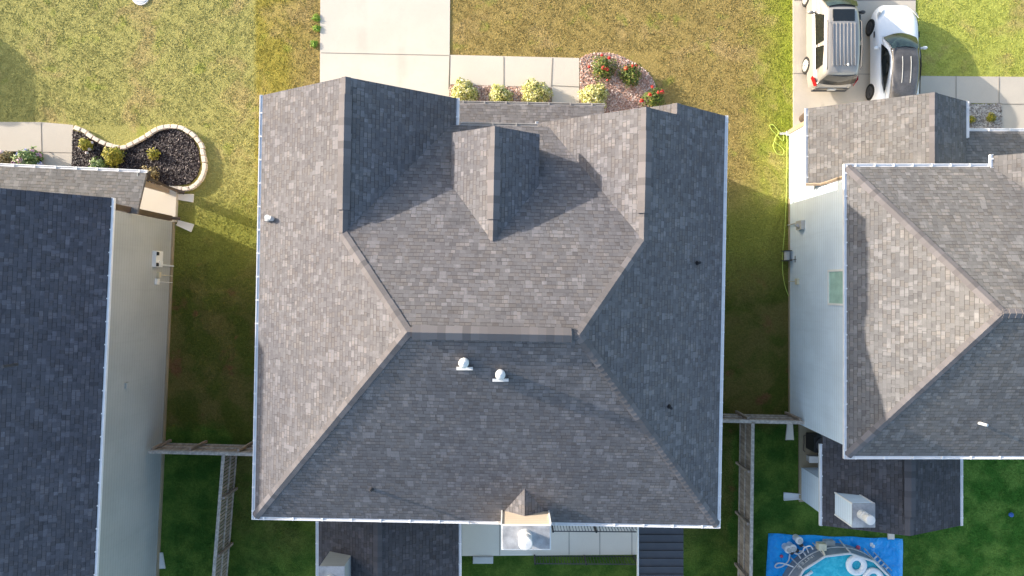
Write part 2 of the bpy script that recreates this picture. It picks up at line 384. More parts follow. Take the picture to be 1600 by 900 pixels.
def slope(mb, pts, T, th=.11):
    """one roof slope: shingled top face with uv in metres, underside and edges"""
    P = [T(*p) for p in pts]
    nrm = Vector((0, 0, 0))
    for i in range(len(P)):
        a, b = P[i], P[(i + 1) % len(P)]; nrm += a.cross(b)
    nrm.normalize()
    if nrm.z < 0: P.reverse(); nrm = -nrm
    v = Vector((0, 0, 1)) - nrm * nrm.z; v.normalize(); u = v.cross(nrm).normalized()
    uvs = [(p.dot(u) + 50, p.dot(v) + 50) for p in P]
    mb.face(P, uvs)
    L = [p - Vector((0, 0, th)) for p in P]
    mb.face(list(reversed(L)), list(reversed(uvs)))
    for i in range(len(P)):
        j = (i + 1) % len(P); mb.face([P[j], P[i], L[i], L[j]], [uvs[j], uvs[i], uvs[i], uvs[j]])
def capline(a, b, T, n1, n2, w=.15, lift=.02, piece=.2, name='ridge_cap', mat='cap', parent=None, vent=False):
    """overlapping cap pieces along a ridge or hip; n1, n2 = plan downhill gradient (gx, gy, pitch) on either side"""
    A, B = T(*a), T(*b); d = (B - A); L = d.length; d.normalize(); mb = MB()
    def side(g):
        # in-plane direction perpendicular to d, pointing down that slope
        o = T(0, 0, 0); gx = T(g[0], g[1], 0) - o; gx.normalize(); N = Vector((gx.x * g[2], gx.y * g[2], 1)).normalized()
        s = N.cross(d); s.normalize()
        if s.dot(gx) < 0: s = -s
        return s, N
    s1, N1 = side(n1); s2, N2 = side(n2); up = (N1 + N2).normalized(); k = 0; t = 0
    base = .07 if vent else .0
    while t < L - .02:
        e = min(t + piece * 1.04, L); wj = w * random.uniform(.96, 1.04)
        for (q, lf) in ((0, 0),):
            pa = A + d * t; pb = A + d * e; la = lift + base + .017; lb = lift + base
            ra = [pa + s1 * wj + N1 * (la), pa + up * (la), pa + s2 * wj + N2 * (la)]
            rb = [pb + s1 * wj + N1 * (lb), pb + up * (lb), pb + s2 * wj + N2 * (lb)]
            lowa = [pa + s2 * wj - N2 * .02, pa - up * .03, pa + s1 * wj - N1 * .02]
            lowb = [pb + s2 * wj - N2 * .02, pb - up * .03, pb + s1 * wj - N1 * .02]
            mb.hexa(ra + lowa, rb + lowb)
        t += piece
    if vent:
        for q, (s_, N_) in enumerate(((s1, N1), (s2, N2))):
            o_ = s_ * (w * 1.03) + N_ * .04; MB().bar(A + o_, B + o_, .022, .07, up=N_).build('vent_baffle', 'black', parent)
    return mb.build(name, mat, parent)
def gutter(a, b, out, T, parent, w=.08, h=.10, name='gutter', hang=.8, mat='gutter'):
    A, B = T(*a), T(*b); o = (T(out[0], out[1], 0) - T(0, 0, 0)).normalized(); d = (B - A).normalized(); Z = Vector((0, 0, 1))
    mb = MB(); t = .012
    def strip(o0, o1, z0, z1):
        r = lambda p: [p + o * o0 + Z * z0, p + o * o1 + Z * z0, p + o * o1 + Z * z1, p + o * o0 + Z * z1]
        mb.hexa(r(A), r(B))
    strip(.004, .004 + t, -h, -.03); strip(w, w + .03, -h, .0); strip(.016, w, -.042, -.03)
    L = (B - A).length; q = .3
    while q < L:
        p = A + d * q
        mb.hexa([p - d * .025 + o * .0 + Z * -.02, p + d * .025 + Z * -.02, p + d * .025 + o * (w + .035) + Z * -.02, p - d * .025 + o * (w + .035) + Z * -.02],
                [p - d * .025 + Z * .006, p + d * .025 + Z * .006, p + d * .025 + o * (w + .035) + Z * .006, p - d * .025 + o * (w + .035) + Z * .006])
        q += hang
    for P in (A, B):
        mb.hexa([P + o * .0 - Z * h - d * .006, P + o * (w + .03) - Z * h - d * .006, P + o * (w + .03) - Z * h + d * .006, P + o * .0 - Z * h + d * .006],
                [P + o * .0 - d * .006, P + o * (w + .03) - d * .006, P + o * (w + .03) + d * .006, P + o * .0 + d * .006])
    return mb.build(name, mat, parent)
def window(parent, T, cx, cy, cz, w, h, nx, ny, glass='glass', name='window', grid=True):
    """a wall opening: trim frame and pane; (nx, ny) is the outward plan normal"""
    tx, ty = -ny, nx
    def Q(a, b, c): return T(cx + tx * a + nx * c, cy + ty * a + ny * c, cz + b)
    m = MB(); fr = .08
    for (a0, a1, b0, b1) in ((-w/2-fr, w/2+fr, h/2, h/2+fr), (-w/2-fr, w/2+fr, -h/2-fr, -h/2), (-w/2-fr, -w/2, -h/2, h/2), (w/2, w/2+fr, -h/2, h/2)) + (((-w/2, w/2, -.02, .02),) if grid else ()):
        m.hexa([Q(a0, b0, -.02), Q(a1, b0, -.02), Q(a1, b1, -.02), Q(a0, b1, -.02)], [Q(a0, b0, .05), Q(a1, b0, .05), Q(a1, b1, .05), Q(a0, b1, .05)])
    f = m.build(name, 'white', parent)
    g = MB(); g.hexa([Q(-w/2, -h/2, -.02), Q(w/2, -h/2, -.02), Q(w/2, h/2, -.02), Q(-w/2, h/2, -.02)], [Q(-w/2, -h/2, .02), Q(w/2, -h/2, .02), Q(w/2, h/2, .02), Q(-w/2, h/2, .02)])
    g.build('pane', glass, f); return f
def gablewall(mb, pts, T, dx, dy, t=.12):
    mb.hexa([T(*p) for p in pts], [T(p[0] + dx * t, p[1] + dy * t, p[2]) for p in pts])
def flue(c, z0, z1, r, parent):
    m = MB(); m.cyl(c, r * 1.0, z0, z0 + (z1 - z0) * .38); m.cyl(c, r * .8, z0 + (z1 - z0) * .36, z0 + (z1 - z0) * .72)
    m.lathe((c[0], c[1], 0), [(r * 1.02, z0 + (z1 - z0) * .70), (r * 1.02, z1 - .03), (r * .9, z1), (0.001, z1 + .02)], 24)
    return m.build('flue_pipe', 'flue', parent, smooth=False)

# ------------------------------------------------------------------ ground, paving
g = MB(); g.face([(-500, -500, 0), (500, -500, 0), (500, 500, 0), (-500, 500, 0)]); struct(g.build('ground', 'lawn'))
def pad(name, poly, z, mat, th=.1, px=True):
    P = [W(*p) if px else Vector((*p, 0)) for p in poly]
    m = MB(); m.hexa([(p.x, p.y, -.05) for p in P][::-1], [(p.x, p.y, z) for p in P][::-1]); return m.build(name, mat)
def joints(name, segs, z):
    m = MB()
    for (a, b) in segs:
        A = W(*a); B = W(*b); A.z = B.z = z; m.bar(A, B, .022, .006)
    return m.build(name, 'joint')
struct(pad('driveway', [(502, -260), (705, -260), (702, 176), (500, 176)], .035, 'drive'))
struct(pad('front_walk', [(703.2, 86), (905, 91), (905, 200), (862, 200), (862, 137), (703, 132)], .03, 'walk'))
j = joints('driveway_joint', [((502, 83), (702, 87)), ((502, -120), (704, -118)), ((702.6, 87), (701, 140)), ((787, 89), (787, 134)), ((863, 91), (861, 136)), ((862, 134), (905, 136))], .040)
struct(j)
struct(pad('driveway', [(1238, -260), (1430, -260), (1430, 119), (1437, 119), (1437, 200), (1239, 204)], .035, 'drive2'))
struct(pad('side_walk', [(1437.4, 119), (1900, 123), (1900, 206), (1564, 206), (1564, 162), (1437.4, 160)], .03, 'drive2'))
struct(joints('driveway_joint', [((1238, 115), (1430, 117)), ((1240, 1), (1430, 1)), ((1493, 119), (1493, 162)), ((1560, 121), (1560, 164)), ((1564, 163), (1620, 163)), ((1437, 119), (1437, 160))], .040))
struct(pad('neighbour_walk', [(-300, 190), (65, 191), (115, 195.5), (112, 268), (66, 268), (66, 237), (-300, 234)], .03, 'drive2'))
struct(joints('walk_joint', [((65, 192), (66, 237)), ((66, 238), (113, 239))], .036))
struct(pad('driveway', [(-420, -260), (-215, -260), (-215, 270), (-420, 270)], .034, 'drive2'))
struct(pad('patio', [(722, 726), (998, 727), (998, 866), (722, 868)], .05, 'patio'))
struct(joints('patio_joint', [((781, 760), (781, 867)), ((889, 760), (889, 866)), ((937, 760), (937, 866)), ((987, 760), (987, 866))], .055))
struct(pad('mulch_bed', [(703, 132.6), (861, 137.4), (861, 205), (703, 205)], .03, 'mulchred'))
bed = [(906, 92), (913, 87), (924, 84), (940, 82), (957, 84), (975, 90), (990, 98), (1003, 106), (1013, 115), (1021, 125), (1025, 138), (1022, 150), (1030, 175), (1030, 205), (906, 205)]
struct(pad('rose_bed', bed, .035, 'mulchred'))
struct(pad('rock_bed', [(1508, 163.5), (1563, 163.5), (1563, 205), (1508, 205)], .045, 'rock'))
lb = [(115, 204), (133, 209), (147, 219), (160, 226), (182, 233), (197, 233), (214, 224), (235, 213), (254, 204), (272, 202), (288, 207), (303, 218), (311, 235), (314, 258), (309, 275), (298, 287), (280, 290), (240, 292), (225, 300), (113, 300)]
struct(pad('mulch_bed', lb, .06, 'mulchdark'))
struct(pad('planter_bed', [(-200, 236), (65, 238), (65, 268), (-200, 268)], .04, 'mulchdark'))
# loose mulch chips (nobody could count them)
def chips(name, poly, n, z, mat, size):
    P = [W(*p) for p in poly]; xs = [p.x for p in P]; ys = [p.y for p in P]; m = MB(); c = 0
    while c < n:
        x = random.uniform(min(xs), max(xs)); y = random.uniform(min(ys), max(ys)); ins = False
        for i in range(len(P)):
            a, b = P[i], P[i - 1]
            if (a.y > y) != (b.y > y) and x < (b.x - a.x) * (y - a.y) / (b.y - a.y) + a.x: ins = not ins
        if not ins: continue
        c += 1; a = random.uniform(0, 6.28); s = size * random.uniform(.5, 1.4); t = random.uniform(-.5, .5)
        dx, dy = math.cos(a) * s, math.sin(a) * s; q = random.uniform(.2, .6)
        m.face([(x - dx, y - dy, z + .01), (x + dy * q, y - dx * q, z + .02 + s * t * .4), (x + dx, y + dy, z + .03), (x - dy * q, y + dx * q, z + .01 - s * t * .2 + .01)])
    return tag(m.build(name, mat), None, None, kind='stuff')
M['chipd'] = leafmat('bark_chips', [(0, (.03, .022, .022)), (.5, (.06, .045, .045)), (.8, (.15, .12, .11)), (.95, (.28, .22, .2))])
M['chipr'] = leafmat('red_chips', [(0, (.48, .27, .20)), (.3, (.68, .46, .37)), (.6, (.80, .66, .58)), (.85, (.36, .20, .15))])
M['pebble'] = leafmat('pebbles', [(0, (.30, .26, .23)), (.3, (.50, .46, .42)), (.6, (.66, .62, .56)), (.85, (.22, .18, .15))])
chips('bark_mulch', lb, 5200, .06, 'chipd', .045)
chips('red_mulch', bed[:13] + [(1022, 175), (906, 175)], 4200, .04, 'chipr', .045)
chips('gravel_mulch', [(703, 133), (861, 138), (861, 168), (703, 165)], 2600, .035, 'chipr', .045)
chips('pebble_cover', [(1508, 163.5), (1563, 163.5), (1563, 205), (1508, 205)], 1500, .05, 'pebble', .06)

# grass blades standing in the lit front lawns (uncountable)
import numpy as np
def grass(n, x0, x1, y0, y1, seed, hgt, avoid):
    r = np.random.default_rng(seed); x = r.uniform(x0, x1, n); y = r.uniform(y0, y1, n)
    # clumped: keep more where a few sine waves agree
    k = np.sin(x * 5.1 + 2 * np.sin(y * 2.3)) * np.sin(y * 4.7 + 2 * np.sin(x * 1.9)) + .8 * np.sin(x * 11 + y * 3) * np.sin(y * 9.7 - x * 4)
    ok = r.uniform(-1.3, 1.0, n) < k
    for (a, b, c, d) in avoid: ok &= ~((x > a) & (x < b) & (y > c) & (y < d))
    x, y = x[ok], y[ok]; n = len(x); a = r.uniform(0, 6.283, n); wd = r.uniform(.012, .03, n); h = r.uniform(.5, 1.2, n) * hgt
    lx = r.normal(0, .05, n); ly = r.normal(0, .05, n)
    v = np.zeros((n, 3, 3), np.float32)
    v[:, 0] = np.stack([x - np.cos(a) * wd, y - np.sin(a) * wd, np.zeros(n)], 1)
    v[:, 1] = np.stack([x + np.cos(a) * wd, y + np.sin(a) * wd, np.zeros(n)], 1)
    v[:, 2] = np.stack([x + lx, y + ly, h], 1)
    me = bpy.data.meshes.new('grass'); me.vertices.add(n * 3); me.vertices.foreach_set('co', v.ravel())
    me.loops.add(n * 3); me.loops.foreach_set('vertex_index', np.arange(n * 3, dtype=np.int32))
    me.polygons.add(n); me.polygons.foreach_set('loop_start', np.arange(0, n * 3, 3, dtype=np.int32)); me.polygons.foreach_set('loop_total', np.full(n, 3, np.int32))
    me.update(); me.materials.append(M['blade']); o = bpy.data.objects.new('grass', me); C.objects.link(o)
    return tag(o, None, None, kind='stuff')
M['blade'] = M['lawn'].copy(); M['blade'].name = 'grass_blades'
hard = [(-8.15, -2.6, 7, 20), (-2.7, 3.0, 7, 9.8), (2.8, 6.15, 7.2, 10.05), (11.9, 17.15, 6, 20), (17, 40, 6, 9.0), (-30, -18.5, 4, 7.1), (-19, -13.0, 3.5, 6.9)]
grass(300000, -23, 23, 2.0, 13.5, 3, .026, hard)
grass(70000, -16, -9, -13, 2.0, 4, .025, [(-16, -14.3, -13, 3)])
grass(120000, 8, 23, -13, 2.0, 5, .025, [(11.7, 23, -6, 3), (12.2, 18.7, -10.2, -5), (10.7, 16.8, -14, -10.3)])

# ------------------------------------------------------------------ main house
TM = frame(0, 0, -.019)
he = 5.66; XL, XR, YB, Yr = -8.64, 7.17, -7.98, -1.319
pL, pR, pF, pB = .660, .713, .521, .560; hr = 9.395; hLx, hRx = -2.985, 1.951
X1, Y1, h1, Y1b = -5.263, 6.43, 7.892, 1.57
X2, Y2, h2, Y2b = 4.034, 5.67, 7.909, 1.54
X3, Y3, h3 = 5.18, 6.03, 7.09
YF, hF = 5.49, 9.395 - .521 * (5.49 + 1.319)
house = thing('house', 'large central two storey house with charcoal shingle hip roof and two front gables', 'house', (0, 0, 0))
m = MB()
slope(m, [(XL, YB, he), (hLx, Yr, hr), (X1, Y1b, h1), (X1, Y1, h1), (XL, Y1, he)], TM)
slope(m, [(XR, YB, he), (XR, Y3, he), (X3, Y3, h3), (X3, Y2, h3), (X2, Y2, h2), (X2, Y2b, h2), (hRx, Yr, hr)], TM)
slope(m, [(XL, YB, he), (XR, YB, he), (hRx, Yr, hr), (hLx, Yr, hr)], TM)
slope(m, [(hLx, Yr, hr), (hRx, Yr, hr), (X2, Y2b, h2), (X2, YF, hF), (X1, YF, hF), (X1, Y1b, h1)], TM)
e1 = (h1 - 5.75) / pL; slope(m, [(X1, Y1, h1), (X1, Y1b, h1), (X1 + (h1 - hF) / pL, YF, hF), (X1 + e1, YF, 5.75), (X1 + e1, Y1, 5.75)], TM)
slope(m, [(X2, Y2, h2), (X2, Y2b, h2), (X2 - (h2 - hF) / pR, YF, hF), (.8, YF, h2 - pR * (X2 - .8)), (.8, Y2, h2 - pR * (X2 - .8))], TM)
slope(m, [(X3, Y3, h3 - .002), (X3, 5.0, h3 - .002), (3.3, 5.0, h3 - 1.88 * pR), (3.3, Y3, h3 - 1.88 * pR)], TM)
# dormer
DX, DY, Dh, Dp, De = -.62, 4.97, 7.98, .70, 1.42
Dyb = Yr + (hr - Dh) / pF; Dye = Yr + (hr - (Dh - Dp * De)) / pF
roof = m.build('roof', 'roof_main', house)
m = MB()
for sg in (-1, 1): slope(m, [(DX, DY, Dh), (DX, Dyb, Dh), (DX + sg * De, Dye, Dh - Dp * De), (DX + sg * De, DY, Dh - Dp * De)], TM, .09)
dorm = m.build('dormer', 'roof_main', house)
m = MB(); m.box(DX - 1.22, DX + 1.22, 3.4, 4.72, 5.9, 6.98, TM)
gablewall(m, [(DX - 1.22, 4.60, 6.98), (DX + 1.22, 4.60, 6.98), (DX, 4.60, Dh - .12)], TM, 0, 1); m.build('dormer_wall', 'cream', dorm)
# caps and ridge vents
gl, gr, gf, gb = (-1, 0, pL), (1, 0, pR), (0, 1, pF), (0, -1, pB)
cp = lambda a, b, n1, n2, **k: capline(a, b, TM, n1, n2, parent=roof, **k)
cp((XL, YB, he), (hLx, Yr, hr), gl, gb, name='hip_cap'); cp((XR, YB, he), (hRx, Yr, hr), gr, gb, name='hip_cap')
cp((X1, Y1b, h1), (hLx, Yr, hr), gl, gf, name='hip_cap'); cp((X2, Y2b, h2), (hRx, Yr, hr), gr, gf, name='hip_cap')
cp((X1, Y1, h1), (X1, Y1b, h1), gl, (1, 0, pL)); cp((X2, Y2, h2), (X2, Y2b, h2), (-1, 0, pR), gr); cp((hLx, Yr, hr), (hRx, Yr, hr), gf, gb)
cp((X1, Y1 - .55, h1), (X1, Y1b + .75, h1), gl, (1, 0, pL), vent=True, w=.18, name='ridge_vent', piece=.24)
cp((X2, Y2 - .75, h2), (X2, Y2b + .85, h2), (-1, 0, pR), gr, vent=True, w=.18, name='ridge_vent', piece=.24)
cp((hLx + .15, Yr, hr), (hRx - .2, Yr, hr), gf, gb, vent=True, w=.19, name='ridge_vent', piece=.24)
cp((X3, Y3, h3), (X3, Y2 + .02, h3), (-1, 0, pR), gr)
capline((DX, DY, Dh), (DX, Dyb + .05, Dh), TM, (-1, 0, Dp), (1, 0, Dp), parent=dorm)
capline((DX, DY - .7, Dh), (DX, Dyb + .7, Dh), TM, (-1, 0, Dp), (1, 0, Dp), parent=dorm, vent=True, w=.17, piece=.24, name='ridge_vent')
# walls
m = MB(); m.box(XL + .35, XR - .35, YB + .4, 5.0, 0, 5.62, TM); m.box(XL + .352, -2.35, 4.9, 6.1, 0, 5.60, TM)
m.box(1.15, XR - .352, 4.9, 5.3, 0, 5.58, TM); m.box(3.6, XR - .354, 5.2, 5.68, 0, 5.56, TM)
gablewall(m, [(XL + .36, 6.0, 5.6), (-2.36, 6.0, 5.6), (-2.36, 6.0, 5.82), (X1, 6.0, h1 - .15), (XL + .36, 6.0, 5.68)], TM, 0, 1, .1)
gablewall(m, [(1.2, 5.2, 5.5), (XR - .36, 5.2, 5.5), (XR - .36, 5.2, 5.7), (X2, 5.2, h2 - .15), (1.2, 5.2, 5.75)], TM, 0, 1, .1)
gablewall(m, [(3.7, 5.6, 5.5), (XR - .37, 5.6, 5.5), (XR - .37, 5.6, 5.7), (X3, 5.6, h3 - .15), (3.7, 5.6, 5.8)], TM, 0, 1, .08)
m.build('wall', 'cream', house)
m = MB(); m.box(XL + .30, XR - .30, YB + .35, 5.05, 0, .22, TM); m.build('foundation', 'found', house)
for x in (-6.6, -4.0): window(house, TM, x, 6.1, 4.2, 1.0, 1.4, 0, 1)
window(house, TM, 5.2, 5.68, 4.3, 1.3, 1.4, 0, 1); window(house, TM, 5.2, 5.68, 1.5, 1.5, 1.5, 0, 1); window(house, TM, DX, 4.72, 6.75, .8, .5, 0, 1)
for x in (-5.5, -1.0, 3.2): window(house, TM, x, YB + .4, 4.2, 1.0, 1.4, 0, -1)
for y in (-4.5, 1.5):
    window(house, TM, XR - .35, y, 4.2, .9, 1.3, 1, 0); window(house, TM, XL + .35, y, 4.2, .9, 1.3, -1, 0)
m = MB(); m.box(-7.7, -3.1, 6.10, 6.15, .04, 2.3, TM)
for k in range(3): m.box(-7.68, -3.12, 6.15, 6.165, .35 + k * .55, .80 + k * .55, TM)
m.build('garage_door', 'white', house)
m = MB(); m.box(-.3, .7, 5.0, 5.06, .2, 2.3, TM); m.build('front_door', 'brown', house)
# gutters
gutter((XL, YB - .1, he), (XL, Y1, he), (-1, 0), TM, house); gutter((XR, YB - .1, he), (XR, Y3, he), (1, 0), TM, house)
gutter((XL, YB, he - .01), (XR, YB, he - .01), (0, -1), TM, house, hang=1.0)
gutter((X1 + e1, YF, 5.74), (X1 + e1, Y1, 5.74), (1, 0), TM, house); gutter((X1 + e1 + .16, YF, hF - .02), (.78, YF, hF - .02), (0, 1), TM, house, mat='greygutter')
gutter((.8, YF - .02, 5.58), (.8, Y2 + .05, 5.58), (-1, 0), TM, house)
for (x, y) in ((XL + .28, YB + .5), (XR - .28, YB + .5), (XR - .28, 5.4), (XL + .28, 5.8)): m = MB(); m.box(x - .04, x + .04, y - .04, y + .04, .1, 5.5, TM); m.build('downspout', 'gutter', house)
# low porch roof between the gables
PX0, PX1 = -2.3, 3.38
m = MB(); slope(m, [(PX0, 7.02, 2.9), (PX1, 7.02, 2.9), (PX1, 5.05, 3.75), (PX0, 5.05, 3.75)], TM); pr = m.build('porch_roof', 'roof_main', house)
gutter((PX0, 7.02, 2.88), (PX1 + .05, 7.02, 2.88), (0, 1), TM, pr, hang=.82, mat='greygutter')
m = MB(); m.box(PX0 + .05, PX1, 5.0, 6.9, 0, .12, TM); m.build('porch_slab', 'walk', house)
for x in (-2.1, .4, 3.2): m = MB(); m.box(x - .08, x + .08, 6.7, 6.86, .12, 2.66, TM); m.build('porch_post', 'white', house)
m = MB(); m.box(PX0 + .05, PX1 - .05, 6.68, 6.88, 2.66, 2.82, TM); m.build('porch_beam', 'white', house)
# chimney behind the rear eave, with its saddle on the roof
chim = [(-.36, 1.20), (-8.30, -7.50)]; ct = 7.25
c0, c1 = W(784, 820, ct), W(860, 858, ct)
ch = MB(); ch.box(c0.x, c1.x, c1.y, c0.y, 0, ct); chimney = ch.build('chimney', 'cream', house)
m = MB(); m.box(c0.x - .012, c1.x + .012, c1.y - .012, c0.y + .02, ct - .001, ct + .03)
m.box(c0.x - .035, c0.x + .005, c0.y + .0, c0.y + .034, 5.7, ct - .002); m.box(c1.x - .005, c1.x + .035, c0.y + .0, c0.y + .034, 5.7, ct - .002)
m.build('chimney_cap', 'white', chimney)
m = MB(); m.box(c0.x + .02, c1.x - .02, c1.y + .02, c0.y - .02, ct + .02, ct + .045); m.build('cap_plate', 'metal', chimney)
fc = W(820.5, 836, ct); flue((fc.x, fc.y), ct + .04, ct + .75, .215, chimney)
m = MB(); cx = (c0.x + c1.x) / 2 - .03
top = 6.42; sy = c0.y - .02
def pbz(y): return he + pB * (y - YB)
yt = YB + (top - he) / pB + .14; bl = 5.84; yb = YB + (bl - he) / pB + .10
I = lambda x, y, z: Vector((x, y, z))
slope(m, [(cx, sy, top), (cx, yt, top), (c0.x, yb - .02, bl), (c0.x, sy, bl)], I, .08)
slope(m, [(cx, sy, top), (cx, yt, top), (c1.x, yb - .02, bl), (c1.x, sy, bl)], I, .08)
m.build('saddle', 'roof_main', chimney)
# roof vents
def hB(x, y): return he + pB * (y - YB)
def goose(px, py, base_z):
    p = W(px, py, base_z); g = MB()
    g.box(p.x - .24, p.x + .24, p.y - .25, p.y - .16, base_z - .16, base_z + .04)
    g.cyl((p.x, p.y), .13, base_z - .1, base_z + .42, 20); g.lathe((p.x, p.y, base_z + .42), [(.15, -.06), (.15, .0), (.10, .05), (0.001, .09)], 20)
    return g.build('exhaust_vent', 'flue', roof)
for (px, py) in ((726, 565), (782, 583)):
    z = 8.9
    for _ in range(6): p = W(px, py, z); z = hB(p.x, p.y + p.x * .019)
    goose(px, py, z)
def pipe(px, py, plane, mat='darkgrey', r=.045, h=.35, nm='vent_pipe', T=TM, par=None, lean=0):
    z = 7
    for _ in range(8): p = W(px, py, z); z = plane(p.x, p.y)
    g = MB(); g.cyl((p.x, p.y), r * 2.2, z - .08, z + .06, 14, r * 1.3); g.cyl((p.x, p.y), r, z, z + h, 12)
    return g.build(nm, mat, par or roof)
cs, sn = math.cos(.019), math.sin(.019)
lx = lambda x, y: cs * x - sn * y
ly = lambda x, y: sn * x + cs * y
pipe(581, 764, lambda x, y: he + pB * (ly(x, y) - YB))
pipe(1089, 411, lambda x, y: he + pR * (XR - lx(x, y)), 'black'); pipe(1045, 635, lambda x, y: he + pR * (XR - lx(x, y)), 'black')
z = 7
for _ in range(8): p = W(422, 341, z); z = he + pL * (lx(p.x, p.y) - XL)
g = MB(); g.cyl((p.x, p.y), .09, z - .1, z + .30, 16); g.tube([(p.x, p.y, z + .26), (p.x + .12, p.y - .02, z + .3), (p.x + .16, p.y - .05, z + .2)], .07)
g.box(p.x - .14, p.x + .14, p.y - .10, p.y - .03, z - .1, z + .12); g.build('vent_pipe', 'flue', roof)
# rear porch wing with its own chimney
m = MB(); ax0, axr, ax1 = -7.42, -4.95, -2.05
a = lambda x: x
slope(m, [(ax0, -7.5, 2.8), (ax0, -13.3, 2.8), (axr, -13.3, 3.85), (axr, -7.5, 3.85)], I); slope(m, [(ax1, -7.5, 2.8), (ax1, -13.3, 2.8), (axr, -13.3, 3.85), (axr, -7.5, 3.85)], I)
rp = m.build('rear_porch_roof', 'roof_dark', house)
capline((axr, -13.3, 3.85), (axr, -7.6, 3.85), I, (-1, 0, .425), (1, 0, .36), parent=rp, mat='cap_dark', w=.17)
gutter((ax0, -13.3, 2.8), (ax0, -7.6, 2.8), (-1, 0), I, rp); gutter((ax1, -13.3, 2.8), (ax1, -7.6, 2.8), (1, 0), I, rp)
m = MB(); m.box(ax0 + .3, ax1 - .3, -13.0, -7.6, 0, 2.78); m.build('rear_porch_wall', 'cream', house)
q0, q1 = W(499, 885, 4.4), W(538, 925, 4.4)
m = MB(); m.box(q0.x, q1.x, q1.y, q0.y, 0, 4.4); c2 = m.build('porch_chimney', 'taupe', house)
m = MB(); m.box(q0.x - .02, q1.x + .02, q1.y - .02, q0.y + .02, 4.401, 4.44); m.build('cap_plate', 'metal', c2)
k = W(517, 905, 4.4); flue((k.x, k.y), 4.43, 4.95, .19, c2)
# dark ribbed metal patio cover
m = MB(); r0, r1 = W(998, 822, 2.7), W(1068, 822, 2.7); m.box(r0.x, r1.x, -12.9, -7.6, 2.62, 2.68); pc = m.build('patio_cover', 'darkmetal', house)
y = -7.7
while y > -12.9: m = MB(); m.box(r0.x + .01, r1.x - .01, y - .03, y + .03, 2.681, 2.735); m.build('rib', 'darkmetal', pc); y -= .305
m = MB(); m.box(r0.x - .05, r0.x - .002, -12.9, -8.3, 2.55, 2.74); m.build('fascia', 'white', pc)
for (x, yy) in ((r0.x + .1, -12.6), (r1.x - .1, -12.6)): m = MB(); m.box(x - .06, x + .06, yy - .06, yy + .06, 0, 2.62); m.build('post', 'white', pc)

# ------------------------------------------------------------------ left neighbour
a = math.atan2(-.65, -14.1); TLo = Vector((-14.35, 2.8, 0)); vd = Vector((-.046, -.999, 0)); ud = Vector((-.999, .046, 0))
TL = lambda u, v, z: TLo + ud * u + vd * v + Vector((0, 0, z))
lh = thing('house', 'house on the left with blue-black shingle roof and long taupe side wall', 'house', TLo)
m = MB(); slope(m, [(-.42, -.35, 5.3), (-.42, 15.5, 5.3), (8, 15.5, 9.7), (8, -.35, 9.7)], TL); slope(m, [(16.4, -.35, 5.3), (16.4, 15.5, 5.3), (8, 15.5, 9.7), (8, -.35, 9.7)], TL)
lr = m.build('roof', 'roof_left', lh)
capline((8, -.35, 9.7), (8, 15.5, 9.7), TL, (-1, 0, .643), (1, 0, .643), parent=lr, mat='cap_dark')
m = MB(); m.box(0, 16, 0, 15.2, 0, 5.35, TL); gablewall(m, [(.02, .02, 5.3), (15.98, .02, 5.3), (8, .02, 9.45)], TL, 0, 1); gablewall(m, [(.02, 15.06, 5.3), (15.98, 15.06, 5.3), (8, 15.06, 9.45)], TL, 0, 1)
m.build('wall', 'taupe', lh)
m = MB(); m.box(-.06, 16.06, -.05, 15.25, 0, .16, TL); m.build('foundation', 'found', lh)
gutter((-.42, -.35, 5.3), (-.42, 15.5, 5.3), (-1, 0), TL, lh)
m = MB(); slope(m, [(-.30, -1.62, 2.9), (12, -1.62, 2.9), (12, 0, 3.42), (-.30, 0, 3.42)], TL); lp = m.build('porch_roof', 'roof_right', lh)
gutter((-.32, -1.62, 2.9), (12, -1.62, 2.9), (0, -1), TL, lp)
m = MB(); m.box(-.14, 6, -1.5, -.002, 0, .2, TL); m.build('porch_slab', 'walk', lh)
for u in (.25, 4, 8, 11.6): m = MB(); m.box(u - .1, u + .1, -1.4, -1.2, .2, 2.85, TL); m.build('porch_post', 'tanwood', lh)
m = MB(); m.box(.0, .03, -1.6, -.03, 2.72, 2.95, TL); m.build('porch_trim', 'taupe', lh)
m = MB(); m.box(-.05, .13, -.24, -.03, .25, 5.1, TL); m.tube([TL(.02, -.14, .3), TL(-.3, -.15, .1)], .07, 4); m.build('downspout', 'brown', lh)
m = MB(); m.tube([TL(-.36, -1.66, 2.82), TL(-.22, -1.45, 2.6), TL(-.20, -1.30, .35), TL(-.45, -1.25, .15)], .08, 4); m.build('downspout', 'brown', lh)
window(lh, TL, 4, 0, 1.5, 1.2, 1.4, 0, -1); window(lh, TL, 4, 0, 4.5, 1.2, 1.3, 0, -1)
m = MB(); m.box(-.16, -.002, 1.30, 1.95, 1.10, 1.62, TL); m.box(-.20, -.15, 1.7, 1.9, 1.15, 1.4, TL); m.tube([TL(-.1, 1.85, 1.1), TL(-.1, 1.87, .1)], .035, 6); mt = m.build('electric_meter', 'white', lh)
for vv in (1.34, 1.78): m = MB(); m.box(-.19, -.161, vv, vv + .14, 1.45, 1.61, TL); m.build('meter_dial', 'black', mt)
m = MB(); m.box(-.10, -.002, 2.15, 2.38, 1.05, 1.25, TL); m.tube([TL(-.06, 2.27, 1.05), TL(-.06, 2.29, .05)], .018, 6); m.build('utility_box', 'paleyellow', lh)
m = MB(); m.box(-.10, -.002, 2.42, 2.66, 1.15, 1.35, TL); m.tube([TL(-.06, 2.55, 1.15), TL(-.07, 2.57, .05)], .014, 6); m.build('utility_box', 'white', lh)
m = MB(); m.box(-.08, -.002, 6.4, 6.6, 3.0, 3.2, TL); m.build('dryer_vent', 'taupe', lh)
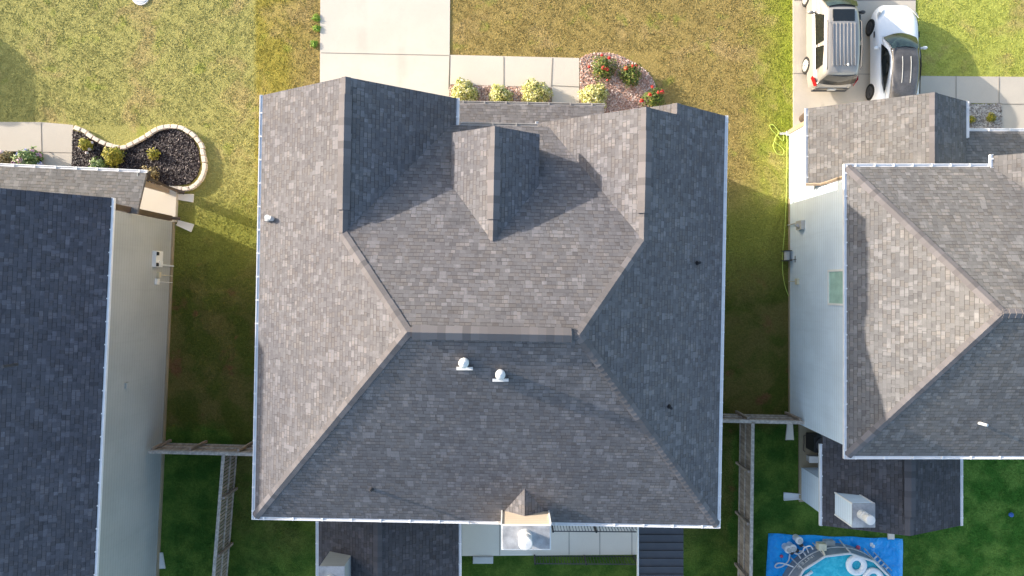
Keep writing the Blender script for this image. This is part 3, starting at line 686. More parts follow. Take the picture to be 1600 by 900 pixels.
pz = W(10, 572, 6.9); pz2 = 5.3 + .643 * ((TLo - pz).x + .42 - 0.045 * 3); m = MB(); m.cyl((pz.x, pz.y), .05, 6.4, pz2 + .3, 12); m.build('vent_pipe', 'darkgrey', lr)

# ------------------------------------------------------------------ right neighbour
rh = thing('house', 'house on the right with grey hip roof and pale blue-grey side wall', 'house', (18, 0, 0))
he = 5.35
x0, yf, yb_, xrg, yrg, rz = 11.61, 4.20, -5.82, 15.03, -.78, 8.10
XE = 26.0
m = MB()
slope(m, [(x0, yb_, he), (x0, yf, he), (xrg, yrg, rz)], I); slope(m, [(x0, yf, he), (XE, yf, he), (XE, yrg, rz), (xrg, yrg, rz)], I); slope(m, [(x0, yb_, he), (XE, yb_, he), (XE, yrg, rz), (xrg, yrg, rz)], I)
fp = (rz - he) / (yf - yrg); bp = (rz - he) / (yrg - yb_); sp = (rz - he) / (xrg - x0)
wx0 = 16.67; wp = .6
slope(m, [(wx0, 4.58, he + .02), (wx0, yf - .05, he + .02), (wx0 + (2.2) / wp, yf - 2.2 / fp, he + 2.2), (wx0 + 2.2 / wp, 4.58, he + 2.2)], I)
slope(m, [(wx0 + 2.2 / wp * 2, 4.58, he), (wx0 + 2.2 / wp * 2, yf - .05, he), (wx0 + (2.2) / wp, yf - 2.2 / fp, he + 2.2), (wx0 + 2.2 / wp, 4.58, he + 2.2)], I)
rr = m.build('roof', 'roof_right', rh)
capline((x0, yf, he), (xrg, yrg, rz), I, (-1, 0, sp), (0, 1, fp), parent=rr, name='hip_cap'); capline((x0, yb_, he), (xrg, yrg, rz), I, (-1, 0, sp), (0, -1, bp), parent=rr, name='hip_cap')
capline((xrg, yrg, rz), (XE, yrg, rz), I, (0, 1, fp), (0, -1, bp), parent=rr)
gutter((x0, yb_ - .1, he), (x0, yf + .1, he), (-1, 0), I, rh); gutter((x0, yf, he), (wx0 - .16, yf, he), (0, 1), I, rh, hang=.66); gutter((wx0, yf - .03, he + .02), (wx0, 4.62, he + .02), (-1, 0), I, rh)
gutter((x0, yb_, he), (XE, yb_, he), (0, -1), I, rh, hang=1.0)
m = MB(); wxl = 11.76; m.box(wxl, XE - .3, -5.57, 3.85, 0, 5.36); m.box(wx0 + .3, 23, 3.8, 4.3, 0, 5.34); m.build('wall', 'paleblue', rh)
m = MB(); m.box(wxl - .03, XE - .33, -5.6, 3.8, 0, .12); m.build('foundation', 'found', rh)
window(rh, I, wxl, .02, 4.45, 1.15, 1.45, -1, 0, 'greenglass', grid=False)
for yy, zz in ((-3.2, 4.4),): pass
for x in (20.0, 23.0): window(rh, I, x, -5.57, 4.3, 1.0, 1.4, 0, -1)
window(rh, I, 14.0, 3.85, 4.9, 1.0, .9, 0, 1)
# garage wing
gx0, gxr, gx1, gz0, gzr, gz1 = 11.45, 15.0, 16.9, 2.6, 4.74, 3.6
m = MB(); slope(m, [(gx0, 6.95, gz0), (gx0, 3.96, gz0), (gxr, 3.96, gzr), (gxr, 6.95, gzr)], I); slope(m, [(gx1, 6.95, gz1), (gx1, 3.7, gz1), (gxr, 3.7, gzr), (gxr, 6.95, gzr)], I)
gg = m.build('garage_roof', 'roof_right', rh); capline((gxr, 6.95, gzr), (gxr, 3.9, gzr), I, (-1, 0, .6), (1, 0, .6), parent=gg)
gutter((gx0, 3.98, gz0), (gx0, 6.95, gz0), (-1, 0), I, gg); gutter((gx1, 5.6, gz1), (gx1, 6.95, gz1), (1, 0), I, gg)
m = MB(); m.box(wxl + .002, gx1 - .25, 3.8, 6.66, 0, 2.58); gablewall(m, [(wxl + .01, 6.54, 2.5), (gx1 - .26, 6.54, 2.5), (gx1 - .26, 6.54, 3.6), (gxr, 6.54, gzr - .15), (wxl + .01, 6.54, 2.62)], I, 0, 1, .1); m.build('garage_wall', 'paleblue', rh)
m = MB(); m.box(wxl - .04, wxl, 6.52, 6.7, 0, 2.5); m.box(wxl - .03, wxl + .12, 6.66, 6.70, 0, 2.5); m.build('corner_trim', 'tanwood', rh)
m = MB(); m.box(12.3, 16.3, 6.66, 6.71, .04, 2.2)
for k in range(3): m.box(12.32, 16.28, 6.71, 6.725, .3 + k * .55, .75 + k * .55)
m.build('garage_door', 'white', rh)
m = MB(); slope(m, [(gx1 - .1, 5.98, 2.95), (XE, 5.98, 2.95), (XE, 3.8, 3.9), (gx1 - .1, 3.8, 3.9)], I); p3 = m.build('porch_roof', 'roof_right', rh)
gutter((gx1 + .2, 5.98, 2.95), (XE, 5.98, 2.95), (0, 1), I, p3)
for x in (17.3, 20, 23): m = MB(); m.box(x - .08, x + .08, 5.6, 5.76, 0, 2.85); m.build('porch_post', 'white', rh)
m = MB(); m.tube([(x0 - .05, 3.95, 5.2), (x0 + .17, 3.95, 5.0), (x0 + .17, 3.95, 3.05), (x0 + .15, 3.95, 2.95), (x0 - .3, 3.98, 2.72)], .055, 4); m.build('downspout', 'tanwood', rh)
def wallbox(name, px, py, z, w_, h_, d, mat):
    k = (H - z) / F; y = (450 - py) * k; m = MB(); m.box(wxl - d, wxl - .002, y - w_ / 2, y + w_ / 2, z - h_ / 2, z + h_ / 2); return m, y
m, y = wallbox('electric_meter', 1250, 352, 1.35, .36, .50, .16, 'grey'); m.tube([(wxl - .08, y + .12, 1.1), (wxl - .08, y + .12, .1)], .03, 6); m.cyl((wxl - .22, y), .07, 1.3, 1.42); m.build('electric_meter', 'grey', rh)
m, y = wallbox('utility_box', 1243, 440, .95, .24, .22, .1, 'tanwood'); m.tube([(wxl - .05, y, .9), (wxl - .05, y + .02, .1)], .015, 6); m.build('utility_box', 'paleyellow', rh)
m = MB(); y = 1.28; m.tube([(wxl - .05, y - .1, .85), (wxl - .05, y - .1, .3)], .015, 6); m.tube([(wxl - .05, y - .22, .75), (wxl - .05, y + .05, .75)], .014, 6); m.build('spigot', 'darkgrey', rh)
# rear porch wing
bx0, bxr, bx1, bz0, bzr, bz1 = 11.92, 14.62, 17.2, 2.8, 3.9, 2.8
m = MB(); slope(m, [(bx0, -5.5, bz0), (bx0, -9.12, bz0), (bxr, -9.12, bzr), (bxr, -5.5, bzr)], I); slope(m, [(bx1, -5.5, bz1), (bx1, -9.12, bz1), (bxr, -9.12, bzr), (bxr, -5.5, bzr)], I)
bb = m.build('rear_porch_roof', 'roof_dark', rh); capline((bxr, -9.1, bzr), (bxr, -5.9, bzr), I, (-1, 0, .4), (1, 0, .42), parent=bb, mat='cap_dark', w=.17)
capline((bxr, -8.4, bzr), (bxr, -5.9, bzr), I, (-1, 0, .4), (1, 0, .42), parent=bb, mat='cap_dark', w=.19, vent=True, piece=.24, name='ridge_vent')
gutter((bx0, -9.12, bz0), (bx0, -6.0, bz0), (-1, 0), I, bb); gutter((bx1, -9.12, bz1), (bx1, -5.95, bz1), (1, 0), I, bb)
m = MB(); m.box(12.25, 17.0, -8.95, -7.6, 0, 2.78); m.box(12.95, 17.0, -7.6, -5.5, 0, 2.76); m.build('rear_porch_wall', 'paleblue', rh)
m = MB(); m.box(12.16, 17.1, -9.05, -5.5, 0, .10); m.build('porch_slab', 'found', rh)
q0, q1 = W(1332, 787, 4.3), W(1366, 823, 4.3)
m = MB(); m.box(q0.x, q1.x, q1.y, q0.y, 2.6, 4.3); c3 = m.build('chimney', 'paleblue', rh)
m = MB(); m.box(q0.x - .02, q1.x + .02, q1.y - .02, q0.y + .02, 4.301, 4.33); m.build('cap_plate', 'metal', c3)
for (x, yy) in ((q0.x, q0.y), (q0.x, q1.y), (q1.x, q0.y)): m = MB(); m.box(x - .025, x + .025, yy - .025, yy + .025, 2.7, 4.302); m.build('corner_trim', 'white', c3)
k = W(1346.5, 804, 4.35); flue((k.x, k.y), 4.32, 4.98, .17, c3)
def plR(x, y): return he + bp * (y - yb_)
z = 6
for _ in range(8): p = W(1531, 661, z); z = plR(p.x, p.y)
m = MB(); m.cyl((p.x, p.y), .08, z - .1, z + .02, 12, .05); m.tube([(p.x - .03, p.y, z), (p.x + .06, p.y - .02, z + .28)], .048, 10); m.build('vent_pipe', 'flue', rr)
# air conditioner and a crate in the recess
p = W(1270, 687); ac = thing('air_conditioner', 'black air conditioner on pad beside the pale blue-grey wall of the right house', 'air conditioner', (p.x, p.y, .1))
m = MB(); m.box(p.x - .35, p.x + .35, p.y - .33, p.y + .33, .1, .95); m.build('cabinet', 'black', ac, bevel=.03)
m = MB(); m.cyl((p.x, p.y), .29, .951, .99, 24); m.build('fan_grille', 'darkgrey', ac)
m = MB(); m.tube([(p.x - .3, p.y + .3, .3), (p.x - .45, p.y + .2, .15), (p.x - .42, p.y - .1, .12), (p.x - .46, p.y - .4, .12), (p.x - .38, p.y - .5, .12)], .015, 6); m.build('cable', 'brown', ac)
p = W(1271, 714); t = thing('storage_box', 'pale lidded box between the air conditioner and the porch wall of the right house', 'box', (p.x, p.y, .1))
m = MB(); m.box(p.x - .35, p.x + .25, p.y - .12, p.y + .12, .1, .42); m.build('body', 'grey', t); m = MB(); m.box(p.x - .37, p.x + .27, p.y - .14, p.y + .14, .421, .46); m.build('lid', 'white', t)
# front-side odds at the garage corner
p = W(1254, 186); m = MB(); m.lathe((p.x, p.y, .035), [(.001, 0), (.17, 0), (.24, .62), (.22, .62), (.17, .5), (.001, .5)], 18)
tag(m.build('waste_bin', 'brown', loc=(p.x, p.y, .035)), 'dark open bin standing at the left corner of the right house garage', 'bin')

# ------------------------------------------------------------------ fences
def fence(label, a, b, face, posts, h=1.47, rails=(.25, .75, 1.35), gapped=False):
    """a, b plan ends; face = plan direction in which the posts and rails stand"""
    A = Vector((*a, 0)); B = Vector((*b, 0)); d = (B - A).normalized(); L = (B - A).length; f = Vector((*face, 0)).normalized()
    t = thing('wood_fence', label, 'fence', A)
    m = MB(); q = 0
    while q < L - .1:
        w_ = .105 if gapped else .135; p = A + d * q; hh = h + random.uniform(-.012, .012)
        m.hexa([p, p + d * w_, p + d * w_ - f * .02, p - f * .02], [Vector((*(v.xy), hh)) for v in (p, p + d * w_, p + d * w_ - f * .02, p - f * .02)]); q += .142 if not gapped else .15
    m.build('pickets', 'fence', t)
    for z in rails:
        m = MB(); m.bar(A + f * .03 + Vector((0, 0, z)), B + f * .03 + Vector((0, 0, z)), .04, .085); m.build('rail', 'rail', t)
    m = MB(); m.bar(A - f * .01 + Vector((0, 0, h + .035)), B - f * .01 + Vector((0, 0, h + .035)), .13, .035); m.build('top_rail', 'rail', t)
    for q in posts:
        p = A + d * q + f * .11; m = MB(); m.box(p.x - .048, p.x + .048, p.y - .048, p.y + .048, 0, h + .0); m.build('post', 'fence', t)
    return t
fa, fb = W(262, 692), W(420, 696); fence('weathered wood cross fence between the left house and the central house', (fa.x, fa.y), (fb.x, fb.y), (0, 1), (.12, 1.65, 3.6), h=1.5)
fa, fb = W(371, 697), W(350, 960); fence('weathered slatted fence running back from the left cross fence', (fa.x, fa.y - .05), (fb.x, fb.y), (1, .03), (1.75, 4.1, 6.4), gapped=True, h=1.35, rails=(.12, .72))
fa, fb = W(1095, 646), W(1233, 649); fence('weathered wood cross fence between the central house and the right house', (fa.x, fa.y), (fb.x, fb.y), (0, 1), (1.5, 3.6), h=1.5)
fa, fb = W(1156, 647), W(1152, 960); fence('weathered picket fence running back beside the pool yard', (fa.x, fa.y - .05), (fb.x, fb.y), (-1, 0), (2.0, 4.1, 6.3), h=1.5, rails=(.15, .8))
# black metal fences on the patio
def railing(label, a, b, n_posts, h=.92):
    A = W(*a); B = W(*b); d = (B - A).normalized(); L = (B - A).length; t = thing('metal_railing', label, 'railing', A)
    Z = Vector((0, 0, 1)); m = MB(); q = .1
    while q < L: m.bar(A + d * q + Z * .1, A + d * q + Z * h, .018, .018); q += .125
    m.build('balusters', 'black', t)
    for z in (.12, h):
        m = MB(); m.bar(A + Z * z, B + Z * z, .035, .03); m.build('rail', 'black' if z < .5 else 'darkgrey', t)
    for k in range(n_posts):
        p = A + d * (L * k / (n_posts - 1)); m = MB(); m.box(p.x - .035, p.x + .035, p.y - .035, p.y + .035, 0, h + .06); m.build('post', 'black', t)
railing('black metal railing close against the rear wall of the central house', (862, 818), (993, 819), 3)
railing('black metal railing along the lawn edge of the concrete patio', (835, 867), (990, 868), 3)
p0 = W(739, 868.5); m = MB(); m.box(p0.x, p0.x + .86, p0.y - .30, p0.y, 0, .09); m.box(p0.x + .03, p0.x + .83, p0.y - .27, p0.y - .03, .091, .10)
tag(m.build('step_slab', 'flue', loc=p0, bevel=.01), 'white step slab at the lawn edge of the patio', 'step')
p0 = W(1386, 833); m = MB(); m.box(p0.x, p0.x + .28, p0.y - .24, p0.y, 0, .08); tag(m.build('splash_block', 'stone', loc=p0, bevel=.01), 'tan block on the grass between the porch roof and the blue tarp', 'splash block')

# splash blocks (wedge trays)
def splash(px, py, ang, label, mat='stone'):
    p = W(px, py); T = frame(p.x, p.y, ang); m = MB()
    m.hexa([T(0, -.10, 0), T(.68, -.17, 0), T(.68, .17, 0), T(0, .10, 0)], [T(0, -.10, .06), T(.68, -.17, .04), T(.68, .17, .04), T(0, .10, .06)])
    for s in (-1, 1): m.hexa([T(0, s * .10 - .015, .05), T(.68, s * .16 - .015, .03), T(.68, s * .16 + .015, .03), T(0, s * .10 + .015, .05)], [T(0, s * .10 - .015, .11), T(.68, s * .16 - .015, .08), T(.68, s * .16 + .015, .08), T(0, s * .10 + .015, .11)])
    tag(m.build('splash_block', mat, loc=p), label, 'splash block', 'splash blocks under the downspouts')
splash(278, 308, -.08, 'pale splash block beside the end of the curved stone edging', 'patio')
splash(278, 348, -.35, 'pale splash block at the front corner of the left house wall', 'patio')
splash(251, 863, -1.5, 'white splash block at the rear corner of the left house wall', 'flue')
splash(1249, 775, math.pi, 'white splash block pointing left from the right house porch', 'flue')
splash(1233, 662, -1.57, 'grey splash block just behind the right cross fence', 'patio')
p = W(236, 886); m = MB(); m.cyl((p.x, p.y), .22, 0, .05, 20); m.box(p.x - .22, p.x + .22, p.y - .13, p.y + .13, 0, .06); tag(m.build('valve_cover', 'teal', loc=p, bevel=.01), 'green valve cover in the grass behind the left house', 'utility cover')
p = W(220, -5); m = MB(); m.cyl((p.x, p.y), .37, 0, .05, 28); m.cyl((p.x, p.y), .30, .05, .06, 28)
for k in range(6): m.box(p.x - .2, p.x + .2, p.y - .22 + k * .08, p.y - .19 + k * .08, .06, .07)
tag(m.build('utility_cover', 'flue', loc=p), 'round pale utility cover at the top edge of the left lawn', 'utility cover')

# ------------------------------------------------------------------ curved edging
st = [(122,201),(132,205),(141,212),(151,218),(161,223),(172,227),(182,229.5),(194,230.4),(204,226),(214,221),(223,216),(233,210),(242,204),(252,200),(262,198),(273,198),(284,200),(293,205),(302,211),(309,219),(315,228),(317,238.5),(319,249),(320,260),(318.5,269),(315,278),(309,286),(301,292),(290.5,295),(280,294.5)]
for i, s in enumerate(st):
    p = W(*s, .12); q = W(*st[min(i + 1, len(st) - 1)], .12); r = W(*st[max(i - 1, 0)], .12); d = (q - r); d.z = 0; an = math.atan2(d.y, d.x)
    T = frame(p.x, p.y, an); m = MB(); l = .145; w_ = .085 * random.uniform(.92, 1.08); hh = .19 + random.uniform(-.01, .01); k = random.uniform(.8, .95)
    m.hexa([T(-l, -w_, 0), T(l * k, -w_, 0), T(l, w_, 0), T(-l * .92, w_, 0)], [T(-l, -w_, hh), T(l * k, -w_, hh), T(l, w_, hh), T(-l * .92, w_, hh)])
    m.build('edging_stone', 'stone', loc=(p.x, p.y, 0), bevel=.025); o = bpy.context.scene.collection.objects[-1]
    tag(o, 'buff concrete edging block in the curved border of the dark mulch bed', 'edging stone', 'edging stones round the mulch bed')

# ------------------------------------------------------------------ shrubs
def shrub(name, label, cat, px, py, r, h, leaf, n=800, ls=.05, flowers=None, group=None, z=.04, loose=.0):
    p = W(px, py, h * .5); p.z = z; t = thing(name, label, cat, p, group)
    m = MB(); cl = [(random.uniform(0, 6.28), random.uniform(.1, .75)) for _ in range(9)]
    for k in range(n):
        th = random.uniform(0, 6.28); u = random.random(); el = math.asin(u ** .8) ; rad = random.uniform(.55, 1.0) * (1 + .12 * math.sin(3 * th + px) + .07 * math.sin(7 * th + py))
        if loose and random.random() < loose: rad *= random.uniform(.2, 1.25)
        c = Vector((p.x + r * rad * math.cos(el) * math.cos(th), p.y + r * rad * math.cos(el) * math.sin(th), z + .05 + h * rad * math.sin(el)))
        nrm = Vector((math.cos(th) * math.cos(el), math.sin(th) * math.cos(el), math.sin(el) + .3)) + Vector((random.gauss(0, .5), random.gauss(0, .5), random.gauss(0, .4))); nrm.normalize()
        a = nrm.cross(Vector((random.gauss(0, 1), random.gauss(0, 1), random.gauss(0, 1)))).normalized(); b = nrm.cross(a); s = ls * random.uniform(.6, 1.3)
        m.face([c - a * s, c - b * s * .5, c + a * s, c + b * s * .5])
    m.build('foliage', leaf, t)
    m = MB()
    for k in range(5):
        th = k * 1.256 + .3; m.tube([(p.x, p.y, z), (p.x + r * .4 * math.cos(th), p.y + r * .4 * math.sin(th), z + h * .5), (p.x + r * .65 * math.cos(th), p.y + r * .65 * math.sin(th), z + h * .75)], [.015, .01, .006], 5)
    m.build('stem', 'stem', t)
    for (dx, dy, fr, mat) in (flowers or []):
        m = MB(); c0_ = Vector((p.x + dx / 36.8, p.y - dy / 36.8, z + h * .95 * max(.45, 1 - (dx * dx + dy * dy) / 36.8 ** 2 / r / r * .6)))
        for k in range(70):
            v = Vector((random.gauss(0, 1), random.gauss(0, 1), random.gauss(0, .8))).normalized() * fr * random.uniform(.4, 1); c = c0_ + v
            nrm = (v.normalized() + Vector((0, 0, .4))).normalized(); a = nrm.cross(Vector((random.gauss(0, 1), random.gauss(0, 1), .3))).normalized(); b = nrm.cross(a); s = .028
            m.face([c - a * s, c - b * s, c + a * s, c + b * s])
        m.build('flower', mat, t)
    return t
sg = 'rounded variegated shrubs along the front walk'
shrub('shrub', 'variegated yellow-green shrub nearest the driveway, first in the front bed', 'shrub', 725, 145, .62, .7, 'leaf_varieg', 2600, .055, group=sg)
shrub('shrub', 'smallest variegated shrub, between two others in the front bed', 'shrub', 781, 150, .52, .6, 'leaf_varieg', 2100, .055, group=sg)
shrub('shrub', 'largest variegated shrub, just left of the walk to the front door', 'shrub', 837, 146, .67, .75, 'leaf_varieg', 2900, .055, group=sg)
shrub('shrub', 'variegated yellow-green shrub in the rose bed beside the walk', 'shrub', 929, 151, .64, .7, 'leaf_varieg', 2600, .055, group=sg)
shrub('rose_bush', 'leggy rose bush with red blooms at the top of the rose bed', 'rose bush', 943, 105, .62, .7, 'leaf_green', 1100, .05, [(-2, 5, .09, 'petal_red'), (4, 7, .08, 'petal_red'), (8, -12, .07, 'petal_red'), (-22, -1, .06, 'petal_red'), (-3, -17, .06, 'petal_red'), (6, 20, .04, 'petal_red')], 'rose bushes', loose=.5)
shrub('rose_bush', 'rose bush with one red bloom in the middle right of the rose bed', 'rose bush', 986, 116, .54, .65, 'leaf_green', 1000, .05, [(-9, -6, .11, 'petal_red'), (1, -10, .06, 'petal_red'), (8, -12, .05, 'petal_red')], 'rose bushes', loose=.3)
shrub('rose_bush', 'rose bush with four red blooms at the edge of the right front gable', 'rose bush', 1022, 154, .55, .65, 'leaf_green', 950, .05, [(-19, 3, .10, 'petal_red'), (-8, -3, .10, 'petal_red'), (5, -7, .07, 'petal_red'), (12, -9, .10, 'petal_red'), (-3, -18, .07, 'petal_red')], 'rose bushes', loose=.3)
bg_ = 'plants in the dark mulch bed'
shrub('hydrangea', 'small pink and white hydrangea nearest the walk in the dark mulch bed', 'hydrangea', 134, 226, .27, .4, 'leaf_gold', 380, .06, [(-8, 4, .07, 'petal_white'), (6, 7, .08, 'petal_white'), (2, 13, .06, 'petal_white'), (10, -3, .05, 'petal_white')], bg_)
shrub('shrub', 'round golden shrub against the curved edging stones', 'shrub', 176, 244, .46, .55, 'leaf_gold', 1100, .05, group=bg_)
shrub('shrub', 'tiny golden shrub alone in the middle of the dark mulch bed', 'shrub', 240, 241, .28, .32, 'leaf_gold', 330, .045, group=bg_, loose=.4)
shrub('shrub', 'pale green leafy plant beside the gutter in the dark mulch bed', 'shrub', 153, 260, .40, .45, 'leaf_pale', 420, .07, group=bg_, loose=.3)
shrub('shrub', 'straggly yellow-brown shrub by the porch corner of the left house', 'shrub', 233, 272, .42, .6, 'leaf_dry', 330, .05, group=bg_, loose=.6)
shrub('hydrangea', 'large hydrangea with pink and lilac blooms beside the left walk', 'hydrangea', 43, 251, .60, .6, 'leaf_pale', 1100, .075, [(-20, 4, .12, 'petal_pink'), (-3, 2, .15, 'petal_pink'), (2, -14, .11, 'petal_blue'), (18, -8, .12, 'petal_pink'), (20, 6, .12, 'petal_blue'), (-12, -9, .09, 'petal_blue'), (-8, 13, .08, 'petal_blue'), (10, -14, .09, 'petal_pink')])
shrub('shrub', 'brown and green plant at the left edge of the photo in the planter bed', 'shrub', 6, 249, .42, .5, 'leaf_dry', 600, .06, [(0, -10, .1, 'petal_white')])
rg = 'small plants in the rock bed'
shrub('shrub', 'little green plant by the gutter in the rock bed', 'shrub', 1517, 187, .16, .22, 'leaf_gold', 220, .04, group=rg)
shrub('shrub', 'little green plant in the middle of the rock bed', 'shrub', 1548, 184, .21, .22, 'leaf_gold', 300, .04, group=rg)
wg = 'weeds on the lawn edge'
for (x, y, l) in ((494, 28, 'green weed nearest the top by the left edge of the driveway'), (495, 44, 'green weed below the first by the left edge of the driveway'), (491, 69, 'lowest green weed by the left edge of the driveway')):
    shrub('weed', l, 'weed', x, y, .19, .07, 'leaf_weed', 200, .045, group=wg, z=0, loose=.6)

# ------------------------------------------------------------------ garden hose
hp = [(1201, 197), (1207, 194), (1215, 203), (1224, 211), (1223, 220), (1213, 210), (1205, 202), (1203, 195), (1210, 197), (1216, 206), (1212, 216), (1208, 228), (1213, 239), (1222, 242), (1225, 236), (1219, 228), (1211, 222), (1213, 212), (1222, 207), (1229, 213), (1229.5, 235), (1229, 280), (1228, 320), (1226, 360), (1223, 395), (1223, 425), (1227, 448), (1234, 467)]
def smooth(pts, k=6):
    out = []
    for i in range(len(pts) - 1):
        p0, p1, p2, p3 = pts[max(i - 1, 0)], pts[i], pts[i + 1], pts[min(i + 2, len(pts) - 1)]
        for j in range(k):
            t = j / k; out.append(.5 * ((2 * p1) + (p2 - p0) * t + (2 * p0 - 5 * p1 + 4 * p2 - p3) * t * t + (-p0 + 3 * p1 - 3 * p2 + p3) * t ** 3))
    return out + [pts[-1]]
P = [W(x, y, .03 + .012 * (i % 3)) for i, (x, y) in enumerate(hp)]
t = thing('garden_hose', 'long yellow-green garden hose coiled at one end beside the right house', 'hose', P[0])
MB().tube(smooth(P), .013, 6).build('hose', 'hose', t)
m = MB(); m.tube([P[-1], P[-1] + Vector((.12, -.1, 0))], .02, 6); m.build('nozzle', 'darkgrey', t)
p = W(1226, 400); t = thing('hose_reel', 'grey wall-side hose reel half hidden in weeds by the right house', 'hose reel', p)
m = MB(); m.tube([(p.x, p.y - .18, .25), (p.x, p.y + .18, .25)], .12, 14); m.build('drum', 'grey', t)
m = MB(); m.box(p.x - .14, p.x + .14, p.y - .22, p.y - .19, 0, .45); m.box(p.x - .14, p.x + .14, p.y + .19, p.y + .22, 0, .45); m.build('frame', 'darkgrey', t)
p = W(1226, 209); m = MB(); m.box(p.x - .22, p.x + .12, p.y - .05, p.y + .05, 0, .05); m.box(p.x + .05, p.x + .2, p.y - .1, p.y + .1, 0, .08); tag(m.build('spray_attachment', 'grey', loc=p, bevel=.01), 'grey sprayer head lying beside the coiled hose', 'sprayer')

# ------------------------------------------------------------------ cars (length along y, nose towards +y)
def loft(sec, T):
    """sec: list of (y, [(x, z)...]) half profiles from sill to centre line -> closed symmetric skin"""
    m = MB(); k = len(sec[0][1]); ring = 2 * k
    for (y, pr) in sec:
        m.v += [T(x, y, z) for (x, z) in pr] + [T(-x, y, z) for (x, z) in reversed(pr)]
    for i in range(len(sec) - 1):
        for j in range(ring): m.f.append([i * ring + j, i * ring + (j + 1) % ring, (i + 1) * ring + (j + 1) % ring, (i + 1) * ring + j])
    m.f.append(list(range(ring))); m.f.append([(len(sec) - 1) * ring + j for j in reversed(range(ring))]); return m
def panel(pts, T, off, t=.012):
    P = [T(*p) for p in pts]; n = (P[1] - P[0]).cross(P[2] - P[0]).normalized(); o = Vector(off)
    if n.dot(o) < 0: n = -n
    return MB().hexa([p - n * .01 for p in P], [p + n * t for p in P])
def curved(T, b, t, name, mat, parent, th=.02, n=12, rows=6):
    """bowed windscreen: b, t = (half width, y, z, bow) at bottom and top edge"""
    g = lambda i, j, o: (lambda u, v: T((b[0] + (t[0] - b[0]) * v) * u, (b[1] + (t[1] - b[1]) * v) + (b[3] + (t[3] - b[3]) * v) * (1 - u * u), (b[2] + (t[2] - b[2]) * v) + .05 * math.sin(math.pi * v) + .03 * (1 - u * u) - o))(-1 + 2 * i / n, j / rows)
    m = MB()
    for o in (0, th):
        base = len(m.v)
        m.v += [g(i, j, o) for j in range(rows + 1) for i in range(n + 1)]
        for j in range(rows):
            for i in range(n): q = base + j * (n + 1) + i; m.f.append([q, q + 1, q + n + 2, q + n + 1])
    return m.build(name, mat, parent, smooth=True)
def wheel(T, x, y, r, side, parent, rim='alloy', n=24):
    m = MB(); w_ = .21
    def disc(mb, R0, R1, xa, xb):
        g = lambda R, xx: [T(xx, y + R * math.cos(q * 2 * math.pi / n), r + R * math.sin(q * 2 * math.pi / n)) for q in range(n)]
        mb.hexa(g(R0, xa), g(R1, xb))
    disc(m, r, r, x - side * w_, x - side * .02); disc(m, r, r * .93, x - side * .02, x)
    t = m.build('wheel', 'rubber', parent)
    m = MB(); disc(m, r * .70, r * .66, x - .001 * side, x + side * .012)
    m.build('rim', rim, t)
    m = MB()
    for q in range(5):
        a = q * 2 * math.pi / 5 + .3
        m.bar(T(x + side * .02, y, r), T(x + side * .02, y + r * .6 * math.cos(a), r + r * .6 * math.sin(a)), .05, .02, up=Vector((1, 0, 0)))
    m.build('spoke', 'grey' if rim == 'alloy' else 'darkgrey', t)
def bodysec(y, w, zb, zm, zt, crown, k=.93):
    return (y, [(w * .86, zb), (w * .985, zb + .10), (w, (zb + zm) / 2), (w * .985, zm), (w * k, zt), (w * .55, zt + crown * .7), (w * .2, zt + crown)])

